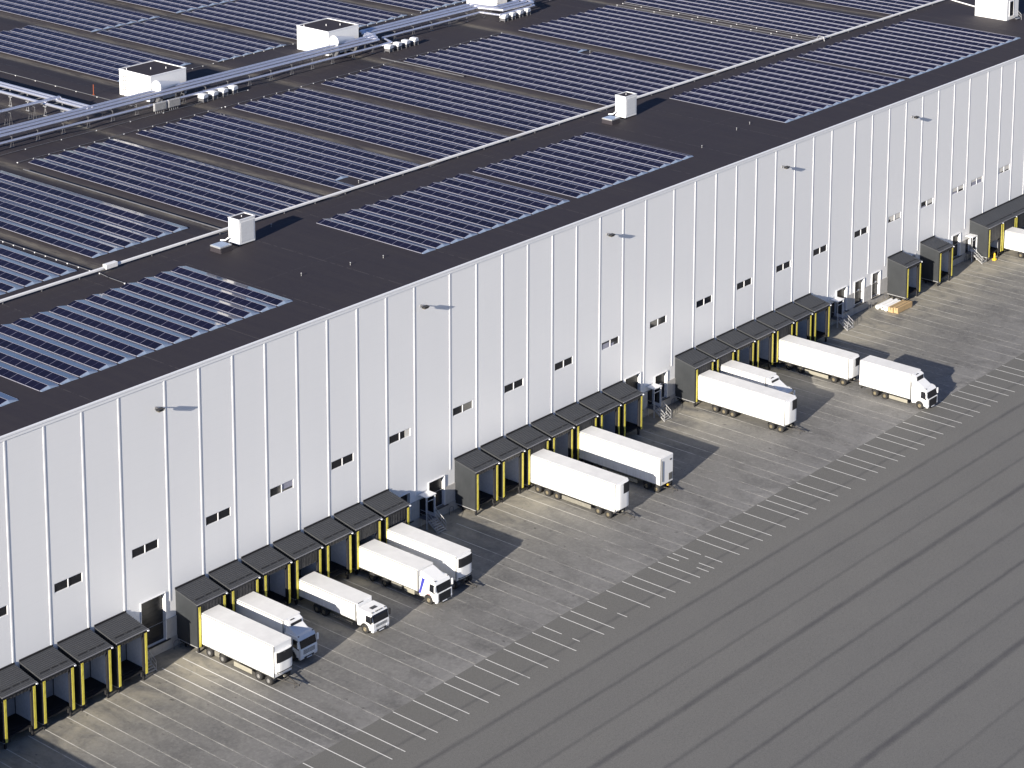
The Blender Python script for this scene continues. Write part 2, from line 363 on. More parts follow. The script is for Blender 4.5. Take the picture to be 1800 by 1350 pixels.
# ------------------------------------------------------------------ warehouse
wh = thing('warehouse', 'huge white warehouse with tall panelled wall, black flat roof and a row of loading docks', 'warehouse')
X0, X1, YB = -90.0, 320.0, 230.0
doors = [(16.9,20.25,1.22,6.65),(55.9,58.75,1.2,4.95),(62.15,64.95,1.2,5.0),(100.8,104.1,1.2,6.6),(107.4,110.1,1.2,5.0),(152.4,155.2,1.2,5.05),(157.4,160.0,1.2,5.05),(162.3,164.6,1.2,5.05),(172.2,174.95,1.2,5.05),(186.4,188.85,1.2,5.05)]
pdoors = [(60.45,61.75,1.2,3.4),(105.75,107.05,1.2,3.4),(150.9,152.2,1.2,3.4),(190.65,191.9,1.2,3.4)]
winx = [-13.6,-3.9,5.64,15.95,26.39,36.0,45.7,55.36,66.6,76.22,86.1,95.77,106.18,116.75,126.4,136.2,145.8,157.0,166.6,176.3,185.9,191.9,200.9,209.9]
WW = 3.65
wins = [(x,x+WW,12.08,13.12) for x in winx]
def wall_with_holes(z0, z1, y, holes):
    m = MB(); hs = [h for h in holes if h[3] > z0 and h[2] < z1]
    cx = sorted({X0,X1} | {h[0] for h in hs} | {h[1] for h in hs}); cz = sorted({z0,z1} | {max(z0,h[2]) for h in hs} | {min(z1,h[3]) for h in hs})
    for i in range(len(cx)-1):
        for j in range(len(cz)-1):
            xm, zm = (cx[i]+cx[i+1])/2, (cz[j]+cz[j+1])/2
            if any(h[0] < xm < h[1] and h[2] < zm < h[3] for h in hs): continue
            m.face([(cx[i],y,cz[j]),(cx[i+1],y,cz[j]),(cx[i+1],y,cz[j+1]),(cx[i],y,cz[j+1])])
    return m
allh = doors + pdoors
m = wall_with_holes(3.45, H-.15, 0, allh + wins)
m.face([(X0,0,0),(X0,YB,0),(X0,YB,H-.15),(X0,0,H-.15)]); m.face([(X1,0,0),(X1,YB,0),(X1,YB,H-.15),(X1,0,H-.15)]); m.face([(X0,YB,0),(X1,YB,0),(X1,YB,H-.15),(X0,YB,H-.15)])
def reveal(m, h, d, y=0):
    x0,x1,z0,z1 = h
    m.face([(x0,y,z0),(x0,y+d,z0),(x0,y+d,z1),(x0,y,z1)]); m.face([(x1,y,z0),(x1,y+d,z0),(x1,y+d,z1),(x1,y,z1)]); m.face([(x0,y,z1),(x1,y,z1),(x1,y+d,z1),(x0,y+d,z1)]); m.face([(x0,y,z0),(x1,y,z0),(x1,y+d,z0),(x0,y+d,z0)])
for h in wins: reveal(m, h, .10)
m.build('wall', M['wall_panel'], wh)
m = wall_with_holes(1.2, 3.45, -.10, allh); m.face([(X0,-.10,3.45),(X1,-.10,3.45),(X1,0,3.45),(X0,0,3.45)]); m.build('precast_panels', M['plinth'], wh)
m = MB().box(X0,X1,-.16,.2,-.5,1.2); m.build('concrete_base', M['base'], wh, .02)
# eaves cap
m = MB().box(X0,X1,-.10,.16,H-.16,H+.045).box(X0,X1,-.06,0,H-.50,H-.16); m.build('roof_edge_cap', M['trim_white'], wh, .015)
for i in range(-16,62):
    x = batX(i)
    if x < -60 or x > 300: continue
    m = MB().box(x+.06,x+.27,-.05,0,5.4 if not (i in (3,11,12,20,21,30,31,34,36,37)) else 3.45,H-.51); m.build('batten', M['batten'], wh, .02)
# roof with shallow drainage valleys
VAL = [-18.5,0.6,20.0,39.4,58.9,78.4,97.2,115.6,135.3,164.4,193.8,217.4,246,275]
cols = {X0:(0,0),X1:(0,0)}
for vx in VAL:
    for dx,dz,s in ((-4.0,0,0),(-1.9,-.13,.03),(-1.0,-.21,.22),(-.35,-.26,1),(.35,-.26,.9),(1.0,-.21,.2),(1.9,-.13,.03),(4.0,0,0)): cols[vx+dx] = (dz,s)
rx = sorted(cols); ys = [.3,30.2,31.6,60,90,120,150,190,YB]
m = MB(); sv = []
for y in ys:
    for x in rx:
        dz,s = cols[x]; k = 0 if y < 31 else 1
        m.v.append((x,y,H+dz*k)); sv.append(s*k)
n = len(rx)
for j in range(len(ys)-1):
    for i in range(n-1): m.f.append((j*n+i,j*n+i+1,(j+1)*n+i+1,(j+1)*n+i)); m.m.append(0); m.sm.append(False)
ro = m.build('roof', M['roof'], wh)
at = ro.data.attributes.new('silt','FLOAT','POINT'); at.data.foreach_set('value', sv)
# windows; cream and grey panels paint reflections on the panes, one is a blind
blinds_and_reflections = {55.36:[(2.75,3.6,0,1,'blind')],95.77:[(.1,1.75,.0,.72,'reflection_grey'),(1.9,2.6,0,.4,'reflection_grey')],36.0:[(1.9,3.6,.25,1,'reflection_grey')],
 166.6:[(.8,3.62,.12,1,'blind'),(.1,.8,.5,1,'blind')],176.3:[(1.5,3.6,.25,1,'blind'),(.1,1.6,0,.22,'reflection_grey')],185.9:[(.1,3.6,.35,1,'blind'),(.1,1.6,0,.3,'reflection_grey')],191.9:[(.1,3.6,.62,1,'blind'),(.3,3.5,0,.6,'reflection_grey')],200.9:[(.1,3.6,.2,1,'blind'),(.1,.8,0,.2,'reflection_grey')],209.9:[(.1,3.6,0,1,'blind')]}
for x in winx:
    w = MB().box(x,x+WW,.03,.10,12.08,12.13).box(x,x+WW,.03,.10,13.07,13.12).box(x,x+.05,.03,.10,12.13,13.07).box(x+WW-.05,x+WW,.03,.10,12.13,13.07).box(x+WW/2-.045,x+WW/2+.045,.0,.10,12.13,13.07)
    f = w.build('window', M['window_frame'], wh)
    for a,b in ((.05,WW/2-.045),(WW/2+.045,WW-.05)): MB().box(x+a,x+b,.085,.11,12.13,13.07).build('pane', M['dark_glass'], f)
    for (a,b,c,d,mm) in blinds_and_reflections.get(x, []): MB().box(x+a,x+b,.070,.082,12.13+.94*c,12.13+.94*d).build('blind', M[mm], f)  # flat panels before the glass: a real blind, otherwise reflections put into colour
for k,h in enumerate(doors):
    x0,x1,z0,z1 = h
    d = MB(); reveal(d, h, .45, -.02); d.box(x0-.07,x0,-.13,-.02,z0,z1+.07).box(x1,x1+.07,-.13,-.02,z0,z1+.07).box(x0,x1,-.13,-.02,z1,z1+.07)
    fr = d.build('door_frame', M['trim_white'], wh)
    s = MB()
    nb = int((z1-z0)/.55)
    for q in range(nb): zz = z0+(z1-z0)*q/nb; s.box(x0,x1,.36,.42,zz+.008,zz+(z1-z0)/nb-.008)
    s.box(x0,x1,.40,.44,z0,z1); s.build('door_leaf', M['door_dark'], fr)
    if k in (4,6,7): MB().box(x0+1.45,x0+1.95,.33,.355,3.2,3.42).build('door_window', M['lamp'], fr)
    MB().box(x0-.3,x1+.5,-.30,.36,z0-.10,z0-.01).build('sill', M['black_plastic'], fr)
for h in pdoors:
    x0,x1,z0,z1 = h; d = MB(); reveal(d, h, .3, -.10); fr = d.build('door_frame', M['trim_white'], wh)
    MB().box(x0,x1,.12,.18,z0,z1).build('door_leaf', M['door_dark'], fr)

# ------------------------------------------------------------------ dock shelters
DD, DZ = 3.41, .82
def make_dock(name, label, w=4.1, curtain=5.15, ribs=True):
    """dark box on the wall; local x 0..w, y 0 (wall) .. -DD"""
    t = thing(name, label, 'dock shelter')
    zt = lambda y: 6.42 + (5.78-6.42)*(-y/DD)
    # corrugated roof sheet
    m = MB(); nr = 13; pr = []
    for k in range(nr):
        y0 = -.03-(DD+.07)*k/nr; y1 = -.03-(DD+.07)*(k+1)/nr; q = (y1-y0)
        pr += [(y0,0),(y0+q*.30,0),(y0+q*.45,.065),(y0+q*.85,.065)]
    pr.append((-DD-.10,0))
    for p,q in zip(pr[:-1],pr[1:]):
        m.face([(-.055,p[0],zt(p[0])+.052+p[1]),(w+.055,p[0],zt(p[0])+.052+p[1]),(w+.055,q[0],zt(q[0])+.052+q[1]),(-.055,q[0],zt(q[0])+.052+q[1])])
    m.raw([(-.06,0,zt(0)-.06),(w+.06,0,zt(0)-.06),(w+.06,-DD-.12,zt(-DD-.12)-.10),(-.06,-DD-.12,zt(-DD-.12)-.10),(-.06,0,zt(0)+.05),(w+.06,0,zt(0)+.05),(w+.06,-DD-.12,zt(-DD-.12)+.05),(-.06,-DD-.12,zt(-DD-.12)+.05)],
          [(0,3,2,1),(4,5,6,7),(0,1,5,4),(1,2,6,5),(2,3,7,6),(3,0,4,7)])
    rf = m.build('roof', M['dock_roof'], t)
    MB().box(-.08,w+.08,-.14,-.005,zt(0)+.07,zt(0)+.26).build('flashing', M['dock_black'], rf)
    s = MB()
    for xa,xb in ((.28,1.5),(1.75,2.6),(2.8,w-.35)): s.box(xa,xb,-DD+.50,-DD+.56,zt(-DD+.5)+.10,zt(-DD+.5)+.21)
    for xx in (.4,1.3,1.9,2.4,2.95,w-.6): s.box(xx,xx+.06,-DD+.48,-DD+.62,zt(-DD)+.06,zt(-DD)+.25)
    s.build('snow_guard', M['black_plastic'], rf)
    MB().prism([(-DD-.22,zt(-DD)-.06),(-DD-.12,zt(-DD)-.10),(-DD-.12,zt(-DD)+.05),(-DD-.22,zt(-DD)+.04)],'x',-.10,w+.12).build('gutter', M['gutter'], rf, .02)
    sb = MB().box(w-.02,w+.16,-DD-.30,-DD-.10,zt(-DD)-.22,zt(-DD)-.12); sb.build('bracket', M['lamp'], rf)
    for x0,nm in ((0,1),(w-.14,2)):
        m = MB(); m.prism([(0,DZ),(0,zt(0)-.07),(-DD,zt(-DD)-.11),(-DD,DZ)],'x',x0,x0+.14); sp = m.build('side_panel', M['dock_panel'] if nm == 1 else M['dock_panel'], t)
        MB().box(x0-.02,x0+.16,-DD-.01,-.02,DZ-.10,DZ-.003).build('edge_trim', M['galv'], sp)
        xi = (.142,.16) if nm == 1 else (w-.16,w-.142)
        MB().box(xi[0],xi[1],-DD+.50,-.30,1.25,5.3).build('lining', M['dock_lining'], sp)
    MB().box(.15,w-.15,-.13,-.06,1.2,5.4).build('inner_door', M['dock_door'], t)
    MB().box(.15,w-.15,-DD+.55,-.14,1.02,1.20).box(.6,w-.6,-DD+.12,-DD+.55,1.02,1.15).box(.9,w-1.2,-DD+.9,-1.4,1.20,1.30).build('leveller', M['dock_black'], t)
    fr = MB().box(.14,.46,-DD+.05,-DD+.30,DZ,5.4).box(w-.46,w-.14,-DD+.05,-DD+.30,DZ,5.4).box(.14,w-.14,-DD+.02,-DD+.30,5.2,5.66); fr.build('portal_frame', M['dock_black'], t)
    for xx in (.06,w-.44):
        m = MB().box(xx,xx+.38,-DD-.16,-DD-.005,DZ-.02,5.48); pd = m.build('dock_pad', M['dock_black'], t, .03)
        MB().box(xx+.04,xx+.34,-DD-.20,-DD-.163,DZ+.02,5.46).build('yellow_face', M['pad_yellow'], pd, .015)
    cu = MB(); nx = 14
    for k in range(nx):
        xa = .46+(w-.92)*k/nx; xb = .46+(w-.92)*(k+1)/nx; d0 = .05*((k)%2); d1 = .05*((k+1)%2)
        cu.face([(xa,-DD-.02-d0,curtain),(xb,-DD-.02-d1,curtain),(xb,-DD-.02-d1,5.62),(xa,-DD-.02-d0,5.62)])
    cu.build('curtain', M['dock_curtain'], t)
    ub = MB()
    for xx in (.25,w-.45): ub.box(xx,xx+.2,-DD+.1,-DD+.35,.0,DZ-.12).box(xx,xx+.16,-1.2,-1.0,0,DZ-.12)
    ub.box(.3,w-.3,-2.2,-.2,.35,1.0).build('support_frame', M['dock_black'], t)
    for xx in (.55,w-.85): MB().box(xx,xx+.28,-DD-.02,-DD+.12,.62,1.10).build('bumper', M['tyre'], t)
    if w > 4: MB().box(w-.40,w-.34,-DD-.1,-DD-.03,2.2,5.0).build('guide_rail', M['galv'], t)
    return t
D_EMPTY = make_dock('dock_shelter', 'x', 4.1, 5.2); D_FULL = make_dock('dock_shelter', 'x', 4.1, 4.15); D_WIDE = make_dock('dock_shelter', 'x', 4.40, 3.2)
used = {}
def put_dock(x, proto, label, group):
    if id(proto) in used: o = copy_tree(proto)
    else: o = proto; used[id(proto)] = 1
    o.location = (x,0,0); o['label'] = label; o['group'] = group; return o
def dock_group(first, n, full, where, gname):
    for k in range(n):
        i = first + k; x = batX(i)+.95
        st = 'occupied' if i in full else 'empty'
        put_dock(x, D_FULL if i in full else D_EMPTY, f'{st} dark dock shelter, {ORD[k]} from near end of the {where}', gname)
dock_group(-4, 7, (-4,), 'lower left corner group', 'dock shelters in the lower left corner')
dock_group(4, 7, (4,5,7,9,10), 'group with five vehicles', 'dock shelters of the busy near group')
dock_group(13, 7, (15,17), 'group holding two trailers', 'dock shelters of the middle group')
dock_group(22, 7, (22,23,26), 'group behind the box truck', 'dock shelters of the far seven-bay group')
put_dock(batX(33)+.95, D_EMPTY, 'single dark grey dock shelter behind the cardboard boxes', 'dock shelters standing alone')
put_dock(batX(35)+.95, D_EMPTY, 'single dark grey dock shelter with a neighbour shadow on its side', 'dock shelters standing alone')
for k in range(6):
    put_dock(191.95+4.47*k, D_WIDE, f'{"grey dock shelter with beige curtain beside the yellow bollard" if k==0 else "grey dock shelter joined to its neighbours, "+ORD[k]+" of the far right terrace"}', 'dock shelters of the far right terrace')

# ------------------------------------------------------------------ vehicles
def wheel(parent, x, y, r=.52, w=.30, side=-1, rim='rim', dual=False):
    """side -1: outer face towards -x"""
    W = .56 if dual else w; prof = [(-W/2,r*.50),(-W/2,r*.92),(-W/2+.05,r),(W/2-.05,r),(W/2,r*.92),(W/2,r*.50)]
    t = MB().lathe(prof,(x,y,r),'x',22).build('wheel', M['tyre'], parent)
    o = side*W/2; m = MB(); s = -side
    m.lathe([(o*.98,r*.51),(o*.75+s*0,r*.47),(o*.35,r*.36),(o*.40,r*.28),(o*.80,r*.19),(o*.86,r*.16),(o*.86,.001)],(x,y,r),'x',18)
    m.lathe([(-o*.9,r*.51),(-o*.7,r*.3),(-o*.7,.001)],(x,y,r),'x',14)
    m.build('rim', M[rim], t)
    return t
def mudguard(parent, x0, x1, y, r=.60):
    m = MB(); n = 9
    for k in range(n):
        a0 = R(10+160*k/n); a1 = R(10+160*(k+1)/n)
        p = lambda a,rr: (y+rr*math.cos(a), .5+rr*math.sin(a))
        A,Bq,C,D = p(a0,r),p(a1,r),p(a1,r+.03),p(a0,r+.03)
        m.prism([A,Bq,C,D],'x',x0,x1)
    return m.build('mudguard', M['black_plastic'], parent)
def cargo_box(parent, x0, x1, yr, yf, z0, z1, rail=True, band=None):
    b = MB().box(x0,x1,yf,yr,z0,z1-.03).build('cargo_box', M['truck_white'], parent, .05, seg=3)
    MB().box(x0+.03,x1-.03,yf+.03,yr-.03,z1-.03,z1).build('box_roof', M['truck_roof'], b, .02)
    m = MB()
    for x in (x0-.012,x1-.03): m.box(x,x+.042,yf+.02,yr-.02,z1-.13,z1-.045).box(x,x+.042,yf+.02,yr-.02,z0+.005,z0+.10)
    for x in (x0-.010,x1-.07):
        m.box(x,x+.08,yf-.012,yf+.07,z0+.09,z1-.10)
    m.build('edge_rail', M['trim_grey'], b)
    if band: MB().box(x0-.008,x0-.001,yf+.1,yr-.1,band,band+.045).build('side_seam', M['tank_grey'], b)
    MB().box(x0-.015,x0+.0,yr-.10,yr-.02,z0+.5,z0+.62).build('side_marker', M['tail_red'], b)
    return b
def fridge(parent, x0, x1, yf, za, zb, black=(.0,1.0), dark_frac=.45, depth=.42, narrow=0):
    """refrigeration unit bowed out from the box front"""
    m = MB(); w0,w1 = x0+.12,x1-.12; n = 8; pr = []
    for k in range(n+1):
        u = k/n; pr.append((w0+(w1-w0)*u, yf-depth*(1-.35*(2*u-1)**4) if 0<k<n else yf-depth*.45))
    pr = [(w0,yf-.001)] + pr + [(w1,yf-.001)]
    f = MB().prism(pr,'z',za,zb).build('fridge_unit', M['truck_white'], parent, .05, seg=3)
    zd = za+(zb-za)*(1-dark_frac); dx = narrow*(x1-x0)
    pr2 = []
    for k in range(n+1):
        u = k/n; X = w0+.04+dx+(w1-w0-.08-dx)*u; uu = (X-w0)/(w1-w0); pr2.append((X, yf-depth*(1-.35*(2*uu-1)**4)-.016))
    pr2 = pr2 + [(w1-.04,yf-.1),(w0+.04+dx,yf-.1)]
    MB().prism(pr2,'z',zd,zb-.03).build('fridge_grille', M['black_mesh'], f, .02)
    pr3 = [(X,Y-.004) for X,Y in pr2[:-2]] + [(w1-.04,yf-.1),(w0+.04,yf-.1)]
    if narrow == 0: MB().prism(pr3,'z',za+.10,za+.20).build('fridge_strip', M['black_plastic'], f)
    MB().box(w0+.2,w0+.26,yf-depth*.9,yf-.05,za-.12,za).box(w1-.26,w1-.2,yf-depth*.9,yf-.05,za-.12,za).box(w0+.9,w0+1.2,yf-depth-.02,yf-depth+.02,zb-.20,zb-.14).build('unit_bracket', M['trim_grey'], f)
    return f
def trailer(label, xl, yr, yf, z1, axles, skirts, group, topgap=.22, zu=1.25, drawbar=True, unit='black', dark_frac=.45, w=2.6, rim='rim', tilt=0, band=None, z0=1.0, tow=2.4, tank=None):
    t = thing('box_trailer', label, 'trailer', (xl,yr,0), tilt, group); L = yr-yf; yf = -L; x0,x1 = 0,w
    b = cargo_box(t, x0, x1, 0, yf, z0, z1, band=band)
    MB().box(.75,.95,yf+.3,-.1,.72,z0-.002).box(w-.95,w-.75,yf+.3,-.1,.72,z0-.002).box(.1,w-.1,yf+.15,yf+.35,.80,z0-.004).box(.1,w-.1,-.25,-.08,.55,.75).box(.3,w-.3,yf*.45,yf*.45+.2,.8,z0-.004).build('chassis', M['chassis'], t)
    if unit: fridge(t, x0, x1, yf, zu if unit == 'black' else 1.3, z1-topgap if unit == 'black' else z1-.12, dark_frac=dark_frac, narrow=0 if unit == 'black' else .38)
    else:
        MB().box(.25,.32,yf-.10,yf,1.5,z1-.4).box(w-.9,w-.2,yf-.05,yf,1.3,2.2).box(w-.7,w-.35,yf-.04,yf,z1-.75,z1-.55).build('front_fittings', M['trim_grey'], t)
    for ya in axles:
        y = ya - yr
        wheel(t,.17,y,.5,.30,-1,rim,True); wheel(t,w-.17,y,.5,.30,1,rim,True); MB().cyl((.4,y,.5),(w-.4,y,.5),.08).build('axle', M['chassis'], t)
        mudguard(t,.0,.5,y)
    for (ya,yb,za,zb,mm) in skirts: [MB().box(xq,xq+.04,ya-yr,yb-yr,za,zb).build('side_skirt', M[mm], t, .01) for xq in (.02,w-.06)]
    if tank: MB().box(.08,.55,tank[0]-yr,tank[1]-yr,.35,.92).build('side_locker', M['tank_grey'], t, .03)
    if drawbar:
        m = MB(); e = (w/2,yf-tow,.55)
        for xx in (.65,w-.65): m.tube([(xx,yf+.6,.62),(w/2+(xx-w/2)*.12,yf-tow+.25,.56)],.06,6)
        m.cyl((w/2,yf-tow+.35,.56),e,.07).cyl((w/2,yf-tow-.12,.56),(w/2,yf-tow+.02,.56),.10,10).cyl((w/2,yf-tow+.6,.0),(w/2,yf-tow+.6,.6),.04).box(w/2-.5,w/2+.5,yf-.55,yf-.45,.55,.63)
        m.build('drawbar', M['chassis'], t)
        MB().box(w/2-.10,w/2+.12,yf-.3,yf-.10,.78,.95).build('coupling_box', M['amber'] if unit is None else M['tank_grey'], t)
    return t
def cab(t, w, zr, zd, deflect=True, style='tall', yb=0., L=2.15, paint='truck_white', dark_grille=False):
    """cab-over: local front face at y=-L+yb .. back at yb; x 0..w"""
    yF = yb-L; ws0 = zr*.555; ws1 = zr-.30; x0,x1 = .03,w-.03
    slope = .22 if style == 'low' else .30
    prof = [(yF+.02,.42),(yF-.03,.75),(yF-.02,ws0-.12),(yF+.03,ws0),(yF+slope,ws1),(yF+slope+.16,zr-.06),(yF+.75,zr),(yb-.12,zr+(.05 if not deflect else .02)),(yb-.02,zr-.1),(yb-.02,1.0),(yb-.08,.98)]
    ay = yF+1.28                                    # front axle
    arch = [(ay+.62*math.cos(R(a)), .55+.62*math.sin(R(a))) for a in range(0,181,18)]
    prof = [(yF+.02,.42),(yF-.03,.75),(yF-.02,ws0-.12),(yF+.03,ws0),(yF+slope,ws1),(yF+slope+.16,zr-.06),(yF+.75,zr),(yb-.12,zr+.02),(yb-.02,zr-.1),(yb-.02,.98),(yb-.12,.62)] + [p for p in arch if p[1] > .56 and p[0] < yb-.14] + [(ay-.62,.42)]
    c = MB().prism(prof,'x',x0,x1).build('cab', M[paint], t, .07, seg=3)
    # windscreen
    def onws(u): return (yF+.03+(slope-.03)*u, ws0+(ws1-ws0)*u)
    a,b = onws(.04),onws(.97); n = Vector((0,-(ws1-ws0),slope-.03)).normalized()
    q = lambda p,d: (p[0]+n.y*d, p[1]+n.z*d)
    MB().prism([q(a,.004),q(b,.004),q(b,.024),q(a,.024)],'x',x0+.10,x1-.10).build('windscreen', M['dark_glass'], c, .01)
    MB().cyl((x0+.5,a[0]-.035,a[1]+.03),(x0+1.15,a[0]-.028,a[1]+.10),.012,6).cyl((x0+1.4,a[0]-.035,a[1]+.03),(x0+2.0,a[0]-.028,a[1]+.10),.012,6).build('wiper', M['black_plastic'], c)
    # side windows and doors
    for s,xx in ((-1,x0),(1,x1)):
        xa,xb = (xx-.008,xx+.01) if s < 0 else (xx-.01,xx+.008)
        zz0,zz1 = ws0-.05,ws1-.10
        MB().prism([(yF+.22,zz0-.12),(yF+slope+.14,zz1),(yF+1.12,zz1),(yF+1.16,zz0+.05),(yF+.75,zz0)],'x',xa,xb).build('side_window', M['dark_glass'], c)
        xh = xx-.02 if s < 0 else xx+.002
        MB().box(xh,xh+.018,yF+1.02,yF+1.18,zz0-.35,zz0-.29).box(xh,xh+.012,yF+1.20,yF+1.215,.95,zz1+.08).build('door_handle', M['trim_grey'], c)
        xm = xx-.30 if s < 0 else xx+.06
        MB().box(xm,xm+.22,yF+.05,yF+.20,ws0+.20,ws0+.92).box(xm if s>0 else xm+.2,xm+.12 if s>0 else xm+.32,yF+.10,yF+.14,ws0+.86,ws0+.90).build('mirror', M[paint] if style != 'low' else M['black_plastic'], c, .04)
        MB().box(xx-.005 if s<0 else xx-.02,xx+.02 if s<0 else xx+.005,yF+.30,yF+.62,.46,.62).build('step', M['black_plastic'], c)
        hx = (x0+.06,x0+.50) if s < 0 else (x1-.50,x1-.06)
        MB().box(hx[0],hx[1],yF-.05,yF+.0,.66,.86).build('headlight', M['lamp'], c, .03)
    # grille
    gr = MB(); zg0,zg1 = .98,ws0-.14; nb = 4
    if dark_grille:
        gr.box(x0+.28,x1-.28,yF-.05,yF-.015,.52,zg1+.05)
        for k in range(5): z = .95+(zg1-.95)*k/5; gr.box(x0+.34,x1-.34,yF-.065,yF-.05,z,z+.03)
    else:
        for k in range(nb):
            z = zg0+(zg1-zg0)*k/nb; gr.box(x0+.42,x1-.42,yF-.045,yF-.012,z+.02,z+(zg1-zg0)/nb*.62)
        gr.box(x0+.55,x1-.55,yF-.045,yF-.01,.50,.66)
    gr.build('grille', M['black_mesh'], c, .01)
    MB().box(x0+.9,x1-.9,yF-.06,yF-.046,.42,.54).build('number_plate', M['lamp'], c)
    # sun visor and roof lamps
    vs = MB().prism([(yF+slope-.10,ws1-.10),(yF+slope-.04,ws1-.13),(yF+slope+.14,ws1+.10),(yF+slope+.10,ws1+.13)],'x',x0+.06,x1-.06)
    vs.build('sun_visor', M[paint] if style != 'low' else M['dark_glass'], c, .01)
    lm = MB()
    for xx in ((x0+.12,x1-.30) if style != 'low' else (x0+.2,x0+.75,x0+1.0,x0+1.3,x0+1.6,x1-.4)): lm.box(xx,xx+.16,yF+slope+.10,yF+slope+.24,zr-.04,zr+.05)
    lm.build('roof_lamp', M['trim_grey'], c, .02)
    MB().box(x0+.85,x1-.85,yF+.95,yF+1.45,zr+.0,zr+.05).build('roof_hatch', M['dark_glass'] if style != 'tall' else M['truck_roof'], c, .02)
    if deflect:
        d = MB(); xs0,xs1 = x0+.14,x1-.14; ya0 = yF+.85; zt = zd
        d.raw([(xs0+.12,ya0,zr-.02),(xs1-.12,ya0,zr-.02),(xs1,yb-.04,zr-.02),(xs0,yb-.04,zr-.02),(xs0+.20,ya0+.05,zr+.04),(xs1-.20,ya0+.05,zr+.04),(xs1-.06,yb-.06,zt),(xs0+.06,yb-.06,zt)],
              [(0,3,2,1),(0,1,5,4),(4,5,6,7),(1,2,6,5),(2,3,7,6),(3,0,4,7)])
        d.build('wind_deflector', M[paint], c, .06, seg=3)
    # wheel arch and front wheels
    for s,xx in ((-1,x0+.14),(1,x1-.14)):
        wheel(t, xx, ay, .52, .31, s, 'rim')
    m = MB(); n2 = 10
    for k in range(n2):
        a0,a1 = R(180*k/n2),R(180*(k+1)/n2); p = lambda a,rr: (ay+rr*math.cos(a),.55+rr*math.sin(a))
        m.prism([p(a0,.60),p(a1,.60),p(a1,.665),p(a0,.665)],'x',x0-.012,x0+.10); m.prism([p(a0,.60),p(a1,.60),p(a1,.665),p(a0,.665)],'x',x1-.10,x1+.012)
    m.build('wheel_arch', M['black_plastic'] if style == 'low' else M['trim_grey'], c)
    return c
def truck(label, xl, yr, ybox, yfront, z1, zr, zd, axles, group=None, style='tall', deflect=True, unit=None, skirts=(), tanks=(), w=2.6, z0=1.0, dark_grille=False, stripe=False, tilt=0, rim='rim'):
    t = thing('box_truck', label, 'truck', (xl,yr,0), tilt, group); yb = ybox-yr; yf = yfront-yr; L = (yb-.12)-yf
    cargo_box(t, 0, w, 0, yb, z0, z1)
    MB().box(.80,.98,yf+.5,-.1,.70,z0-.002).box(w-.98,w-.80,yf+.5,-.1,.70,z0-.002).box(.1,w-.1,-.25,-.08,.50,.72).box(.5,w-.5,yf+.3,yb-.1,.62,.9).build('chassis', M['chassis'], t)
    cab(t, w, zr, zd, deflect, style, yb-.12, L, dark_grille=dark_grille)
    for ya in axles:
        y = ya-yr; wheel(t,.17,y,.5,.3,-1,rim,True); wheel(t,w-.17,y,.5,.3,1,rim,True); mudguard(t,.0,.5,y); MB().cyl((.4,y,.5),(w-.4,y,.5),.09).build('axle', M['chassis'], t)
    for (ya,yc,za,zb,mm) in skirts: [MB().box(xq,xq+.04,ya-yr,yc-yr,za,zb).build('side_skirt', M[mm], t, .01) for xq in (.02,w-.06)]
    for (ya,yc,mm) in tanks: MB().box(.10,.62,ya-yr,yc-yr,.38,.92).build('fuel_tank', M[mm], t, .06)
    if unit == 'dome':
        f = MB().prism([(yb-.001,zr+.35),(yb-.55,zr+.30),(yb-.72,zr+.55),(yb-.62,z1-.30),(yb-.25,z1-.12),(yb-.001,z1-.10)],'x',.22,w-.22).build('fridge_unit', M['truck_white'], t, .10, seg=3)
        MB().box(.75,1.35,yb-.42,yb-.12,z1-.17,z1-.13).build('fridge_vent', M['black_mesh'], f)
        MB().prism([(yb-.735,zr+.62),(yb-.70,zr+.62),(yb-.66,z1-.36),(yb-.69,z1-.36)],'x',.5,w-.5).build('fridge_grille', M['black_mesh'], f, .01)
    if unit == 'slim':
        f = MB().box(.18,w-.18,yb-.16,yb-.001,1.25,z1-.06).build('fridge_unit', M['truck_white'], t, .04)
        MB().box(.30,1.15,yb-.14,yb-.02,z1-.062,z1-.04).build('fridge_vent', M['black_mesh'], f)
        MB().box(.15,.178,yb-.13,yb-.05,1.6,2.1).build('fridge_louvre', M['black_mesh'], f)
    if stripe:
        c0 = yb-.12
        m = MB().prism([(c0-.01,.98),(c0-.30,.98),(c0-.98,2.88),(c0-.52,2.92)],'x',.004,.028); m.build('blue_stripe', M['stripe_blue'], t)
        m = MB().prism([(c0-.45,1.42),(c0-.45,1.36),(yf+.25,1.02),(yf+.25,1.07)],'x',.019,.028); m.build('red_stripe', M['stripe_red'], t)
    return t
TR = 'white refrigerated trailers backed into the docks'; TK = 'white box trucks backed into the docks'
trailer('long white trailer with black and white cooling unit, nearest the left in the sunlit yard', 22.3,-3.45,-14.72,4.64,(-4.76,-6.81,-12.4,-13.92),[(-11.3,-8.5,.28,.80,'skirt')],TR,rim='rim_silver',band=3.95,tank=(-6.2,-5.4),tow=2.3,topgap=.72,zu=1.5,dark_frac=.50)
trailer('white trailer with black cooling unit behind the truck with a blue stripe', 51.05,-3.6,-14.45,4.02,(-5.0,-6.4,-12.7,-14.1),[(-11.3,-8.5,.3,.80,'skirt')],TR,rim='rim_silver',tow=1.9)
trailer('white five-axle trailer parked sunlit before the third dock group, nearer of two', 77.15,-3.45,-16.95,4.66,(-4.8,-6.3,-7.85,-14.4,-15.95),[(-13.2,-8.6,.32,.85,'tank_grey')],TR,unit='side',dark_frac=.42,tow=1.9)
